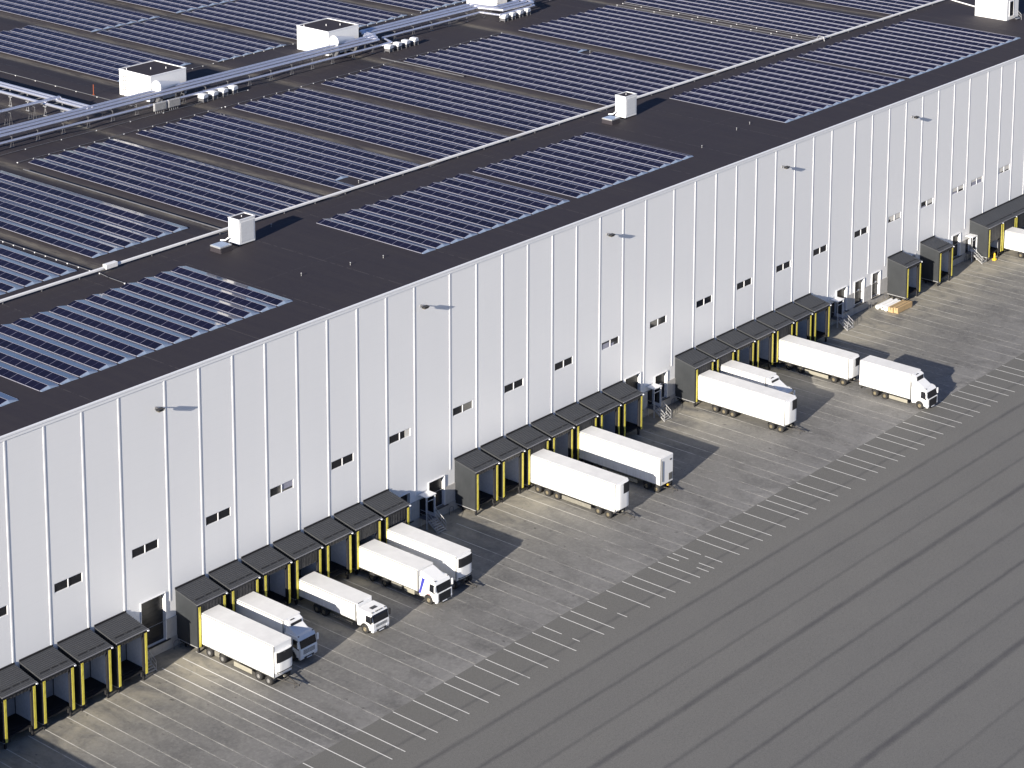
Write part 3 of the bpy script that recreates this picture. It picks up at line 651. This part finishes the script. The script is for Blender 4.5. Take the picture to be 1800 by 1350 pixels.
trailer('white trailer with plain bolted front end, right of the five-axle one', 86.85,-3.45,-16.55,4.62,(-4.9,-6.5,-14.4,-15.95),[(-12.9,-8.3,.36,.80,'skirt')],TR,unit=None,tow=1.6,tank=(-8,-7.2))
trailer('tall white trailer with tan wheels and slim drawbar in front of the smooth dark shelter', 112.6,-3.5,-17.7,4.58,(-6.45,-7.9,-9.3,-15.6,-17.05),[],TR,unit='side',dark_frac=.45,tow=2.2)
trailer('white trailer standing end to end with the parked box truck', 132.05,-3.5,-15.2,4.10,(-5.3,-7.3,-12.85,-14.38),[(-11.9,-8.0,.30,.80,'skirt')],TR,unit='side',dark_frac=.46,tow=1.5)
trailer('white trailer in the lower left corner, mostly outside the picture, casting a shadow', -16.4,-3.5,-16.9,4.6,(-5,-6.5,-14.0,-15.5),[],TR)
truck('white box truck with domed cooling unit in shade behind the nearest trailer', 27.45,-3.3,-10.75,-13.35,4.22,2.95,3.75,(-5.2,-6.6),TK,unit='dome',tanks=((-9.6,-8.0,'tank_grey'),))
truck('white box truck with low cab and roof lamps, wheel in the sunlight', 36.85,-3.35,-12.4,-15.05,3.06,2.62,2.8,(-6.4,-7.5),TK,style='low',deflect=False,unit='slim',skirts=((-11.9,-8.4,.4,.5,'tank_grey'),(-11.9,-8.4,.6,.7,'tank_grey')))
truck('white box truck with blue stripe on the cab and dark roof hatch', 46.4,-3.6,-12.85,-15.75,3.62,2.95,3.55,(-5.7,-7.75),TK,style='mid',dark_grille=True,stripe=True,tanks=((-10.2,-8.6,'tank_grey'),(-12.2,-10.6,'skirt')))
truck('white box truck with wind deflector half hidden behind the tall trailer', 118.0,-3.2,-10.9,-13.9,4.4,3.0,4.0,(-5.3,-6.7),TK,unit='dome',tanks=((-9.4,-8.0,'tank_grey'),))
truck('white box truck parked alone in the yard ahead of a trailer, black grille', 131.6,-17.3,-25.45,-28.2,4.64,3.05,4.0,(-19.88,-21.43),'white box trucks in the yard',unit='dome',dark_grille=True,skirts=((-25.0,-22.1,.34,.84,'skirt'),))
truck('white box truck at the far right dock terrace, cut by the picture edge', 197.4,-3.3,-11.0,-13.8,4.06,2.95,3.7,(-6.5,-8.6),TK,unit='dome')

# ------------------------------------------------------------------ yard things
def stair(x0, x1, label, y_top=-1.55, y_bot=-3.25, zt=1.2, land=True):
    t = thing('steel_stairs', label, 'stairs', (x0,0,0), 0, 'steel stairs at the personnel doors'); w = x1-x0; n = 6
    for k in range(n):
        z = zt*(k+1)/(n+1); y = y_bot+(y_top-y_bot)*(k+.5)/n
        MB().box(.06,w-.06,y-.13,y+.13,z-.04,z).build('tread', M['galv'], t)
    for xx in (0,w-.05):
        MB().prism([(y_bot-.05,.0),(y_bot+.15,.0),(y_top,zt-.2),(y_top,zt),(y_top-.1,zt)],'x',xx,xx+.05).build('stringer', M['galv'], t)
    MB().box(0,w,y_top,-.17,zt-.08,zt).build('landing', M['galv_dark'], t)
    for xx in (.02,w-.02):
        m = MB().tube([(xx,y_bot+.1,.1),(xx,y_bot+.1,1.1),(xx,y_top,zt+1.05),(xx,-.35,zt+1.05)],.03,6).tube([(xx,y_bot+.1,.62),(xx,y_top,zt+.55),(xx,-.35,zt+.55)],.024,6)
        m.cyl((xx,y_top,zt),(xx,y_top,zt+1.05),.03,6).cyl((xx,(y_top+y_bot)/2,.6),(xx,(y_top+y_bot)/2,zt/2+1.05),.024,6); m.build('handrail', M['galv'], t)
    m = MB()
    for xx in (.08,w-.08): m.cyl((xx,y_top+.1,0),(xx,y_top+.1,zt-.08),.04,6).cyl((xx,-.4,0),(xx,-.4,zt-.08),.04,6)
    m.build('post', M['galv'], t)
    return t
stair(15.15,16.65,'steel stairs in shadow beside the last shelter of the lower left dock group',-.9,-2.7)
stair(60.35,61.85,'dark shaded steel stairs above the trailer behind the blue-striped truck')
stair(105.5,107.0,'steel stairs with sunlit railing between the third group and the tall trailer')
stair(150.75,152.3,'steel stairs with railing before the three tall doors and the cardboard boxes')
stair(190.75,192.1,'steel stairs with bright railing beside the yellow bollard')
def porch(x, label):
    t = thing('door_porch', label, 'porch', (x,0,0), 0, 'porches over the personnel doors')
    MB().box(-.1,1.65,-1.5,-.17,4.08,4.20).build('roof', M['trim_white'], t, .02)
    MB().box(1.42,1.50,-1.40,-.17,1.22,4.08).build('side_wall', M['porch_wall'], t)
    MB().box(1.36,1.40,-1.25,-.35,1.7,3.85).build('side_window', M['dark_glass'], t)
    m = MB(); m.box(0,.07,-1.40,-1.33,.0,4.08).box(1.43,1.50,-1.475,-1.405,.0,4.08).box(0,1.43,-1.40,-1.33,3.5,3.56); m.build('frame', M['porch_wall'], t)
    MB().cyl((.35,-.9,3.92),(.35,-.9,4.07),.12,10).build('lamp', M['lamp'], t)
porch(60.3,'white flat-roofed door porch in shade left of the third dock group')
porch(105.5,'white flat-roofed door porch left of the smooth shelter with the tall trailer')
porch(150.7,'white flat-roofed door porch nearest the three tall doors')
porch(190.5,'white flat-roofed door porch tucked against the far right terrace')
def hoop(x, label):
    m = MB(); pts = []
    for k in range(9): a = math.pi*k/8; pts.append((x+.35*math.cos(a),-.62,.65+.30*math.sin(a)))
    m.tube([(x+.35,-.62,0)]+pts+[(x-.35,-.62,0)],.045,8); tag(m.build('guard_hoop', M['galv_dark']), label, 'guard hoop', 'guard hoops at the wall base')
for x,l in ((21.2,'dark steel hoop at the wall base beside the nearest trailer shelter'),(65.6,'dark steel hoop at the wall base below the second door'),(110.9,'dark steel hoop at the wall base beside the tall trailer'),(161.2,'dark steel hoop at the wall base between two tall doors'),(165.7,'dark steel hoop beside the single shelter and white rolls'),(190.0,'dark steel hoop at the wall base left of the far stairs')): hoop(x,l)
t = thing('yellow_bollard','yellow bollard standing before the far right dock terrace','bollard',(193.75,-3.75,0))
MB().box(-.30,.30,-.30,.30,0,.28).build('foot', M['yellow_post'], t, .05); MB().lathe([(.28,.16),(1.05,.15),(1.2,.10),(1.25,.001)],(0,0,0),'z',12).build('post', M['yellow_post'], t)
def carton(x0,x1,y0,y1,z1,label):
    t = thing('cardboard_box',label,'cardboard box',((x0+x1)/2,(y0+y1)/2,0),0,'long cardboard boxes by the single shelter'); hx,hy = (x1-x0)/2,(y1-y0)/2
    MB().box(-hx,hx,-hy,hy,.10,z1).build('carton', M['cardboard'], t, .015)
    MB().box(-hx,hx,-.05,.05,z1+.001,z1+.006).box(-hx-.006,-hx-.001,-.05,.05,z1-.4,z1).build('tape', M['tape'], t)
    MB().box(-hx+.2,-hx+.35,-hy,hy,0,.10).box(hx-.35,hx-.2,-hy,hy,0,.10).build('pallet_block', M['cardboard'], t)
carton(161.7,165.9,-5.15,-4.42,.92,'long cardboard box on the yard, outer one of the pair')
carton(161.5,165.7,-4.38,-3.55,.86,'long cardboard box on the yard, inner one beside the white rolls')
for k,(y,r,dx) in enumerate(((-1.6,.34,0),(-2.32,.36,.3),(-3.02,.36,.1))):
    m = MB().cyl((161.6+dx,y,r),(165.6+dx,y,r),r,16).cyl((161.58+dx,y,r),(161.7+dx,y,r),r*.35,10,1)
    tag(m.build('foil_roll',[M['foil'],M['tape']]), 'white plastic roll lying by the single shelter, '+['nearest the wall','middle one','beside the cardboard'][k], 'plastic roll', 'white plastic rolls by the single shelter')

# ------------------------------------------------------------------ wall floodlights
FL = ['above the lower left corner dock group','above the door beyond the first group','above the middle dock group','above the three tall doors','furthest right on the wall']
for x,l in zip((19.7,60.95,96.65,137.1,172.6),FL):
    t = thing('floodlight', f'small dark floodlight high on the white wall, {l}', 'floodlight', (x,0,27.9), 0, 'floodlights on the white wall')
    MB().box(-.06,.06,-.55,0,.0,.10).build('bracket', M['galv_dark'], t)
    MB().prism([(-.55,-.12),(-1.1,-.02),(-1.1,.10),(-.55,.12)],'x',-.42,.42).build('housing', M['black_plastic'], t, .03)
    MB().box(-.38,.38,-1.02,-.60,-.17,-.125).build('lens', M['tank_grey'], t)
    MB().box(-.12,.12,-.03,0,-.25,.05).build('wall_plate', M['galv'], t)

# ------------------------------------------------------------------ solar arrays
rowmesh = {}
def row_protos(L):
    if L in rowmesh: return rowmesh[L]
    xa,xr,xb = 0.04,1.16,2.40; zb,zr = .06,.30
    fr = MB().raw([(xa,0,zb),(xr,0,zr),(xr,L,zr),(xa,L,zb),(xa,0,zb-.035),(xr,0,zr-.035),(xr,L,zr-.035),(xa,L,zb-.035)],[(0,1,2,3),(7,6,5,4),(0,4,5,1),(1,5,6,2),(2,6,7,3),(3,7,4,0)]).mesh('panel_face', M['panel_front'])
    bk = MB().raw([(xr+.06,0,zr),(xb,0,zb),(xb,L,zb),(xr+.06,L,zr),(xr+.06,0,zr-.035),(xb,0,zb-.035),(xb,L,zb-.035),(xr+.06,L,zr-.035)],[(0,1,2,3),(7,6,5,4),(0,4,5,1),(1,5,6,2),(2,6,7,3),(3,7,4,0)]).mesh('panel_face', M['panel_back'])
    r = MB().box(xr-.005,xr+.065,-.01,L+.01,zr-.02,zr+.02).box(xa-.025,xa+.002,-.01,L+.01,.0,zb+.01).box(xb-.002,xb+.025,0,L,.0,zb+.005)
    k = 0
    while k*1.27 < L: r.box(xa-.07,xa+.02,k*1.27,k*1.27+.05,.02,zb+.03); k += 1
    rm = r.mesh('mounting_rail', M['frame_alu'])
    es = []
    for y0,y1 in ((-.002,-.30),(L+.002,L+.12)):
        e = MB().raw([(xa+.02,y0,0),(xa+.05,y0,zb),(xr,y0,zr),(xb,y0,zb),(xb,y0,0),(xa+.10,y1,0),(xr+.10,y1,.03),(xb-.05,y1,0)],[(0,1,5),(1,2,6,5),(2,3,7,6),(3,4,7),(0,5,6,7,4)])
        es.append(e.mesh('end_plate', M['end_plate']))
    rowmesh[L] = (fr,bk,rm,es[0],es[1]); return rowmesh[L]
def solar_row(x, y0, L, label, group):
    t = thing('solar_panel_row', label, 'solar panels', (x,y0,H), 0, group)
    for me,n in zip(row_protos(L),('panel_face','panel_face','mounting_rail','end_plate','end_plate')):
        o = bpy.data.objects.new(n, me); col.objects.link(o); o.parent = t
def block(x0, n, y0, L, desc, pitch=2.615, cut=None, skip=()):
    for k in range(n):
        if k in skip: continue
        ya,LL = y0,L
        if cut and k in cut: ya,LL = cut[k]
        q = ORD[k]
        solar_row(x0+k*pitch, ya, LL, f'solar row, {q} from the left, {desc}', f'solar rows, {desc}')
F1,F2 = 'front strip array','x'
block(-16.4,9,6.6,18.3,'front array at left picture edge')
block(9.76,14,6.6,18.3,'front array before the near white cabinet')
block(68.25,11,6.6,18.3,'front array after the near white cabinet')
block(98.35,10,6.6,18.3,'front array before the far white cabinet')
block(147.25,13,6.6,21.2,'front array after the far white cabinet',2.60)
block(182.3,14,6.6,21.2,'front array before the white penthouse',2.60)
LB = 40.7
block(21.1,6,33.8,LB-2,'main array at left picture edge')
block(40.75,6,36.0,38.1,'main array left of the near cabinet')
block(61.1,6,31.7,42.7,'main array behind the near cabinet',2.64,{0:(33.7,40.7)})
block(80.5,6,31.7,42.7,'main array right of the near cabinet',2.6,{1:(36.3,38.1)})
block(99.4,6,31.7,42.7,'fourth main array along the white pipe',2.6)
block(118.3,6,31.7,42.7,'main array behind the far cabinet',2.6)
block(137.5,10,31.7,43.0,'wide main array right of the far cabinet',2.6,{9:(31.7,22.9)})
solar_row(137.5+9*2.6,57.1,17.6,'short solar row beyond the white vent on the wide main array','solar rows, wide main array right of the far cabinet')
block(166.5,10,31.7,43.0,'second wide main array along the white pipe',2.6)
block(196.2,7,31.7,43.0,'main array left of the penthouse pipe',2.62)
block(219.5,9,31.7,43.0,'main array at the top picture edge',2.62)
block(98.3,6,99.9,40.7,'back array behind the near plant room',2.6)
block(117.4,6,97.4,30.7,'back array right of the near plant room',2.6)
block(136.6,10,97.4,30.7,'back array behind the far plant room',2.6)
block(166.4,10,97.4,30.7,'back array behind the third plant room',2.6)
block(117.4,6,129.6,34,'rearmost array at the top left corner',2.6)
block(136.6,10,129.6,34,'rearmost array along the top edge',2.6)

# ------------------------------------------------------------------ roof equipment
def plant_room(x0, y0, w, d, h, label, ladder=False, tank=True):
    t = thing('plant_room', label, 'plant room', (x0,y0,H), 0, 'white plant rooms on the roof')
    MB().box(0,w,0,d,0,h).build('wall', M['cabinet_white'], t, .05)
    m = MB(); e = .14
    m.box(-.03,w+.03,-.03,e,h,h+.16).box(-.03,w+.03,d-e,d+.03,h,h+.16).box(-.03,e,e,d-e,h,h+.16).box(w-e,w+.03,e,d-e,h,h+.16); m.build('parapet', M['trim_white'], t, .02)
    MB().box(e,w-e,e,d-e,h,h+.05).build('roof', M['roof'], t)
    MB().box(-.012,-.002,.3,d-.3,.95,1.03).build('base_trim', M['trim_grey'], t)
    m = MB()
    for px,py in ((.5,d-1.2),(w*.45,d*.5),(w*.7,d*.3)): m.cyl((px,py,h+.05),(px,py,h+.35),.06,8)
    m.build('roof_vent', M['trim_white'], t)
    m = MB().cyl((w*.5,-.012,h*.66),(w*.5,.02,h*.66),.14,12); m.build('wall_vent', M['black_plastic'], t)
    if tank:
        # large arched air duct against the front wall, a round cowl at its end
        MB().cyl((.25,-1.05,2.55),(5.0,-.75,2.2),1.0,24,r1=.38).build('air_duct', M['cabinet_white'], t, .04)
        MB().box(.7,.85,-1.8,-.02,0,1.65).box(w-2.1,w-1.95,-1.7,-.02,0,1.6).build('duct_stand', M['galv_dark'], t)
    if ladder:
        m = MB()
        for yy in (d-1.6,d-1.1): m.cyl((-.12,yy,0),(-.12,yy,h*.86),.03,6)
        for k in range(9): m.cyl((-.12,d-1.6,.3+k*.36),(-.12,d-1.1,.3+k*.36),.018,5)
        for k in range(4):
            z = 1.4+k*.6; pts = [(-.12-.55*math.sin(math.pi*q/8),d-1.35+.35*math.cos(math.pi*q/8),z) for q in range(9)]; m.tube(pts,.015,4)
        m.build('ladder', M['trim_grey'], t)
    else: MB().box(-.02,-.002,.6,d-.5,1.0,3.0).build('door_panel', M['trim_white'], t)
    return t
plant_room(93.4,86.1,7.25,7.3,3.96,'big white plant room with wall ladder above the pipe corner',True)
plant_room(131.95,86.5,7.2,7.35,3.94,'big white plant room with plain side, second along the ducts')
plant_room(175.3,87.3,2.8,7.3,3.94,'white plant room cut by the top picture edge, third along the ducts',False,False)
def small_cabinet(x0, y0, label):
    t = thing('roof_cabinet', label, 'roof cabinet', (x0,y0,H), 0, 'tall narrow roof cabinets'); w,d,h = 2.7,1.95,3.28
    MB().box(0,w,0,d,.14,h).build('casing', M['cabinet_white'], t, .04)
    MB().box(.28,w-.22,-.025,-.002,.42,h-.30).build('louvre_panel', M['porch_wall'], t, .01)
    m = MB().box(-.03,.14,-.03,d+.03,h,h+.12).box(w-.14,w+.03,-.03,d+.03,h,h+.12).box(.14,w-.14,d-.12,d+.03,h,h+.12).box(.14,w-.14,-.03,.12,h,h+.12); m.build('rim', M['trim_white'], t)
    MB().box(.14,w-.14,.12,d-.12,h,h+.04).build('roof', M['roof'], t)
    MB().cyl((w*.5,d*.5,h+.04),(w*.5,d*.5,h+.22),.05,8).build('vent', M['trim_white'], t)
    MB().box(.1,w-.1,.1,d-.1,0,.14).build('plinth', M['dock_black'], t)
    MB().tube([(-.02,1.5,.9),(-.45,1.5,.9),(-.6,1.9,.55),(-.75,2.6,.45)],.10,8).build('pipe_elbow', M['pipe_white'], t)
small_cabinet(55.5,25.5,'tall narrow white roof cabinet, the nearer one by the white pipe')
small_cabinet(133.4,25.6,'tall narrow white roof cabinet, the farther one by the white pipe')
def hatch(x,y,label):
    t = thing('roof_hatch',label,'skylight',(x,y,H),0,'low roof hatches beside the cabinets'); w = 1.75
    MB().prism([(-.12,0),(w+.12,0),(w,.62),(0,.62)],'x',-.05,w+.05).build('curb', M['roof'], t)
    MB().box(-.10,w+.10,-.06,w+.06,.62,.80).build('lid', M['galv'], t, .03); MB().box(.0,w,.04,w-.04,.801,.84).build('pane', M['skylight'], t, .02)
hatch(52.05,25.15,'low grey roof hatch left of the nearer tall cabinet'); hatch(129.5,25.1,'low grey roof hatch left of the farther tall cabinet')
def penthouse():
    t = thing('penthouse','white roof penthouse with door and steps at the top right corner','penthouse',(228.4,14.6,H)); w,d,h = 4.2,6.3,5.6
    MB().box(0,w,0,d,0,h).build('wall', M['cabinet_white'], t, .04); MB().box(-.1,w+.1,-.1,d+.1,h,h+.2).build('roof', M['trim_white'], t)
    MB().box(1.0,2.3,-.03,-.002,.7,3.2).build('door', M['door_dark'], t); MB().box(.85,.99,-.06,-.003,.6,3.3).box(2.31,2.45,-.06,-.003,.6,3.3).box(.85,2.45,-.06,-.003,3.3,3.42).build('door_frame', M['trim_white'], t)
    m = MB().box(1.2,2.4,-1.0,-.06,.55,.62).box(1.2,2.4,-1.4,-1.0,.30,.36); m.tube([(2.45,-1.6,.0),(2.45,-1.5,1.0),(2.45,-.7,1.6),(2.45,-.1,1.6)],.03,6).tube([(2.45,-1.55,.5),(2.45,-.7,1.1),(2.45,-.1,1.1)],.025,6); m.build('steps', M['galv'], t)
penthouse()
# white fan units, four to a set
def fan(x,y,label,group):
    t = thing('fan_unit',label,'roof fan',(x,y,H),R(8),group)
    MB().prism([(-.55,.62),(-.55,.95),(-.35,1.25),(.45,1.25),(.62,1.0),(.62,.62)],'y',-.55,.6).build('hood', M['cabinet_white'], t, .06)
    MB().box(-.45,.5,-.45,.5,.15,.62).build('motor_box', M['galv_dark'], t)
    MB().lathe([(-.01,.02),(-.01,.40),(-.10,.42),(-.10,.30)],(.62,0.0,.70),'x',14).build('fan_ring', M['black_plastic'], t)
    m = MB()
    for sx in (-.5,.5):
        for sy in (-.5,.5): m.box(sx-.03,sx+.03,sy-.03,sy+.03,0,.62).box(sx-.09,sx+.09,sy-.09,sy+.09,0,.06)
    m.build('leg_frame', M['galv_dark'], t)
for gi,(gx,gy,gn) in enumerate(((98.95,80.45,'by the near plant room'),(140.6,80.95,'by the far plant room'),(170.1,81.15,'by the third plant room'))):
    for k in range(4): fan(gx+k*2.13,gy+k*.08,f'white roof fan, {ORD[k]} from left in the set {gn}','white roof fans in sets of four')
# long white pipe beside the front strip
t = thing('white_pipe','long white insulated pipe running along the roof in front of the main arrays','pipe',(0,0,H))
MB().box(-60,236.3,30.82,31.12,.26,.56).build('pipe_run', M['pipe_white'], t, .05)
fm = MB().box(-.05,.05,30.84,31.10,0,.258).mesh('foot', M['galv_dark']); x = 18
while x < 236:
    o = bpy.data.objects.new('foot', fm); col.objects.link(o); o.parent = t; o.location = (x,0,0); x += 5.6
MB().tube([(236.2,30.9,.40),(236.2,29.4,.14),(234.3,24.0,.14),(233,20.0,.14)],.12,8).build('pipe_branch', M['pipe_white'], t)
MB().box(38.7,40.5,30.7,31.35,.20,.78).build('valve_box', M['pipe_white'], t, .03)
MB().tube([(194.3,30.3,.06),(194.3,30.5,.8),(194.3,31.5,.8),(194.3,31.9,.06)],.07,6).build('crossover', M['galv'], t)
# insulated duct bundle on trestles
trm = {}
def trestle(x, y, z, w, along='x'):
    k = (z,w)
    if k not in trm:
        m = MB()
        for d in (-w/2,w/2):
            for sg in (-.30,.30): m.cyl((sg,d,.02),(0,d,z),.028,5)
            m.box(-.4,.4,d-.09,d+.09,0,.06)
        m.box(-.04,.04,-w/2-.1,w/2+.1,z-.06,z+.02); trm[k] = m.mesh('duct_trestle', M['galv_dark'] if w < 3 else M['galv'])
    o = bpy.data.objects.new('duct_trestle', trm[k]); col.objects.link(o); o.location = (x,y,H); o.rotation_euler = (0,0,0 if along == 'x' else R(90))
    tag(o, {2.2:'small dark steel trestle under the long roof duct bundle',1.8:'small dark trestle under the ducts beside a plant room',3.2:'pale steel trestle under the ducts branching back',1.1:'steel trestle under the single crossing duct'}[w], 'trestle', {2.2:'trestles under the long duct bundle',1.8:'trestles beside the plant rooms',3.2:'trestles under the branching ducts',1.1:'trestles under the crossing duct'}[w])
def duct(name, pts, r, label, group):
    m = MB().tube(pts, r, 12); tag(m.build(name, M['duct_metal'], None, 0, (0,0,H)), label, 'duct', group)
DG = 'shiny insulated ducts on trestles'
px = 128.5
for k,(y,z,r) in enumerate(((85.0,2.05,.25),(83.85,2.0,.25),(82.7,1.9,.25))):
    d = k*.75
    duct('insulated_duct',[(20,y,z),(134.5,y,z),(141.4-d,y-1.1*0-0,z) if k==0 else (141.4-d,y,z),(141.8-d,y+3.6+.0*k,z),(169.5-d*.4,y+3.6,z),(170.3,y-1.1,z),(177.0+d,y-1.1,z),(178.4+d,y+2.8,z),(300,y+2.8,z)],r,'shiny insulated duct of the long roof bundle, '+['rearmost','middle','front upper'][k],DG)
duct('insulated_duct',[(20,81.35,1.30),(76.2,81.35,1.30),(79.6,81.0,1.30),(137.5,81.3,1.30),(141.9,81.6,1.30),(143.2,84.9,1.30),(168.4,85.2,1.30),(169.0,81.2,1.3),(178.8,81.6,1.3),(180.0,84.6,1.3),(300,84.8,1.3)],.20,'thin shiny duct in front of the long roof bundle',DG)
for k,(x,z) in enumerate(((81.1,1.95),(80.2,1.95),(78.2,1.8))): duct('insulated_duct',[(x,84.6+(.0 if k<2 else .2),z),(x,170,z)],.24,'shiny duct branching back to the left of the plant room, '+['right one','middle one','left one'][k],DG)
duct('insulated_duct',[(30,92.0,2.35),(80.6,92.0,2.35),(81.0,92.0,1.8)],.26,'single shiny duct crossing to the branch at the left edge',DG)
x = 46
while x < 215:
    if not (131 < x < 140 or 92.5 < x < 101): trestle(x,83.4 if x<141 else 86.9,1.55,2.2)
    else: trestle(x,83.0,1.42,1.8)
    x += 4.6
y = 88
while y < 150: trestle(79.7,y,1.5,3.2,'y'); y += 4.2
x = 58
while x < 79: trestle(x,92.0,2.0,1.1); x += 4.4
t = thing('inverter_bank','two grey finned inverters below the ducts by the ladder plant room','inverters',(89.0,80.0,H))
for k in range(2):
    x0 = k*2.75
    m = MB().box(x0,x0+2.4,.12,.42,.55,1.75)
    for q in range(12): m.box(x0+.06+q*.19,x0+.10+q*.19,.04,.12,.6,1.7)
    for q in range(5): m.cyl((x0+.3+q*.4,.25,.1),(x0+.3+q*.4,.25,.55),.03,5)
    m.build('inverter', M['galv'], t)
# conduits, marker, little vents
def conduit(pts, r, label, dots=0):
    m = MB().tube(pts, r, 6)
    if dots:
        for a,b in zip(pts[:-1],pts[1:]):
            a = Vector(a); b = Vector(b); n = int((b-a).length/dots)
            for k in range(n+1): p = a+(b-a)*(k/max(1,n)); m.box(p.x-.07,p.x+.07,p.y-.07,p.y+.07,.0,.13,1)
    tag(m.build('cable_conduit', [M['galv_dark'],M['trim_white']], None, 0, (0,0,H)), label, 'cable conduit', 'cable conduits on the roof')
conduit([(90.0,84.6,.12),(90.0,150,.12)],.06,'pale conduit running back beside the orange marker post',5)
conduit([(20,80.0,.10),(97,80.0,.10),(108,80.2,.1)],.05,'thin conduit along the front of the duct bundle',6)
conduit([(37.4,32.2,.10),(37.4,72,.10)],.05,'conduit with white blocks beside the first valley on the left',2.0)
conduit([(37.6,30.6,.10),(37.3,28.6,.10),(37.25,25.6,.10)],.05,'short conduit with white blocks crossing under the white pipe at left',2.0)
conduit([(136.3,60.4,.1),(136.3,78.6,.12)],.09,'pale pipe in the valley behind the second fan set',0)
conduit([(58.4,32,.1),(58.4,72,.12)],.09,'pale pipe in the valley behind the nearer small cabinet',0)
conduit([(193.2,32,.1),(193.2,74,.1)],.07,'cable tray in the valley crossed by the white pipe',4)
conduit([(194.9,32,.1),(194.9,74,.1)],.07,'second cable tray in the valley crossed by the white pipe',4)
conduit([(98.3,75.6,.1),(60,75.4,.1)],.05,'conduit with white blocks behind the near main roof arrays',2.6)
conduit([(99,75.5,.1),(163,75.6,.1)],.05,'conduit with white blocks behind the far main roof arrays',2.6)
conduit([(98,97.0,.1),(190,96.6,.1)],.05,'conduit with white blocks along the front of the back arrays',2.2)
conduit([(116.6,128.7,.1),(163,128.8,.1)],.05,'dark conduit between the back and rearmost arrays',0)
t = tag(MB().box(90.45,90.55,96.06,96.16,0,1.7).box(90.35,90.65,95.95,96.25,0,.10).build('marker_post', M['orange'], None, .01, (0,0,H)), 'orange marker post standing on the bare roof by the ladder plant room', 'marker post')
vents = [((52.9,11.9),'on the bare roof right of the first front array'),((59.5,10.2),'in the middle of the bare front roof'),((64.0,9.0),'just before the second front array'),((63.5,28.2),'beside the shadow of the nearer cabinet'),((139.3,9.6),'on the bare roof before the far front array'),((143.2,10.0),'close to the far front array'),((162.0,55.3),'among the panels of the wide main array'),((84.3,33.0),'in the notch of the third main array'),((128.5,8.0),'near the end of the fourth front array')]
for (x,y),l in vents:
    m = MB().lathe([(0,.055),(.30,.05),(.31,.085),(.36,.085),(.39,.001)],(x,y,H),'z',10); tag(m.build('roof_vent', M['galv']), 'small pale roof vent '+l, 'roof vent', 'small pale roof vents')

# ------------------------------------------------------------------ light, sky, camera
SUN_EL, SUN_AZ = R(17.9), R(10.9)                # azimuth of travel, from +X towards +Y
d = Vector((math.cos(SUN_EL)*math.cos(SUN_AZ), math.cos(SUN_EL)*math.sin(SUN_AZ), -math.sin(SUN_EL)))
sl = bpy.data.lights.new('sun','SUN'); sl.energy = 5.0; sl.angle = R(.5); sl.color = (1,.925,.815)
so = bpy.data.objects.new('sun', sl); col.objects.link(so); so.rotation_euler = d.to_track_quat('-Z','Y').to_euler(); so.location = (-100,-50,200)
w = bpy.data.worlds.new('World'); scene.world = w; w.use_nodes = True
nt = w.node_tree; bg = nt.nodes['Background']; sk = nt.nodes.new('ShaderNodeTexSky'); sk.sky_type = 'NISHITA'; sk.sun_disc = False
sk.sun_elevation = SUN_EL; sk.air_density = .75; sk.dust_density = .1; sk.ozone_density = 2.2
sd = -d; sk.sun_rotation = math.atan2(sd.x, sd.y)
tint = nt.nodes.new('ShaderNodeMix'); tint.data_type = 'RGBA'; tint.blend_type = 'MULTIPLY'; tint.inputs[0].default_value = 1; tint.inputs[7].default_value = (.97,.94,1.14,1)
nt.links.new(sk.outputs[0], tint.inputs[6]); nt.links.new(tint.outputs[2], bg.inputs[0]); bg.inputs[1].default_value = .062

cp = dict(f=4107.586,cx=899.984,cy=-131.346,yaw=.86221,pit=.18755,rol=-.00167)
cy,sy = math.cos(cp['yaw']),math.sin(cp['yaw']); cpi,spi = math.cos(cp['pit']),math.sin(cp['pit'])
fwd = Vector((cpi*sy,cpi*cy,-spi)); right = Vector((cy,-sy,0)); down = -right.cross(fwd)
cr,sr = math.cos(cp['rol']),math.sin(cp['rol']); r2 = cr*right+sr*down; d2 = -sr*right+cr*down
cam = bpy.data.cameras.new('camera'); co = bpy.data.objects.new('camera', cam); col.objects.link(co)
mw = Matrix.Identity(4)
for i in range(3): mw[i][0] = r2[i]; mw[i][1] = -d2[i]; mw[i][2] = -fwd[i]
mw[0][3],mw[1][3],mw[2][3] = -132.885,-180.342,124.131
co.matrix_world = mw
cam.sensor_fit = 'HORIZONTAL'; cam.sensor_width = 36; cam.lens = 36*cp['f']/1800; cam.shift_x = (900-cp['cx'])/1800; cam.shift_y = (cp['cy']-675)/1800
cam.clip_start = 1; cam.clip_end = 5000
scene.camera = co
vs = scene.view_settings; vs.view_transform = 'Standard'; vs.look = 'None'; vs.exposure = .94; vs.gamma = 1
scene.render.resolution_x = 1024; scene.render.resolution_y = 768
scene.cycles.max_bounces = 6
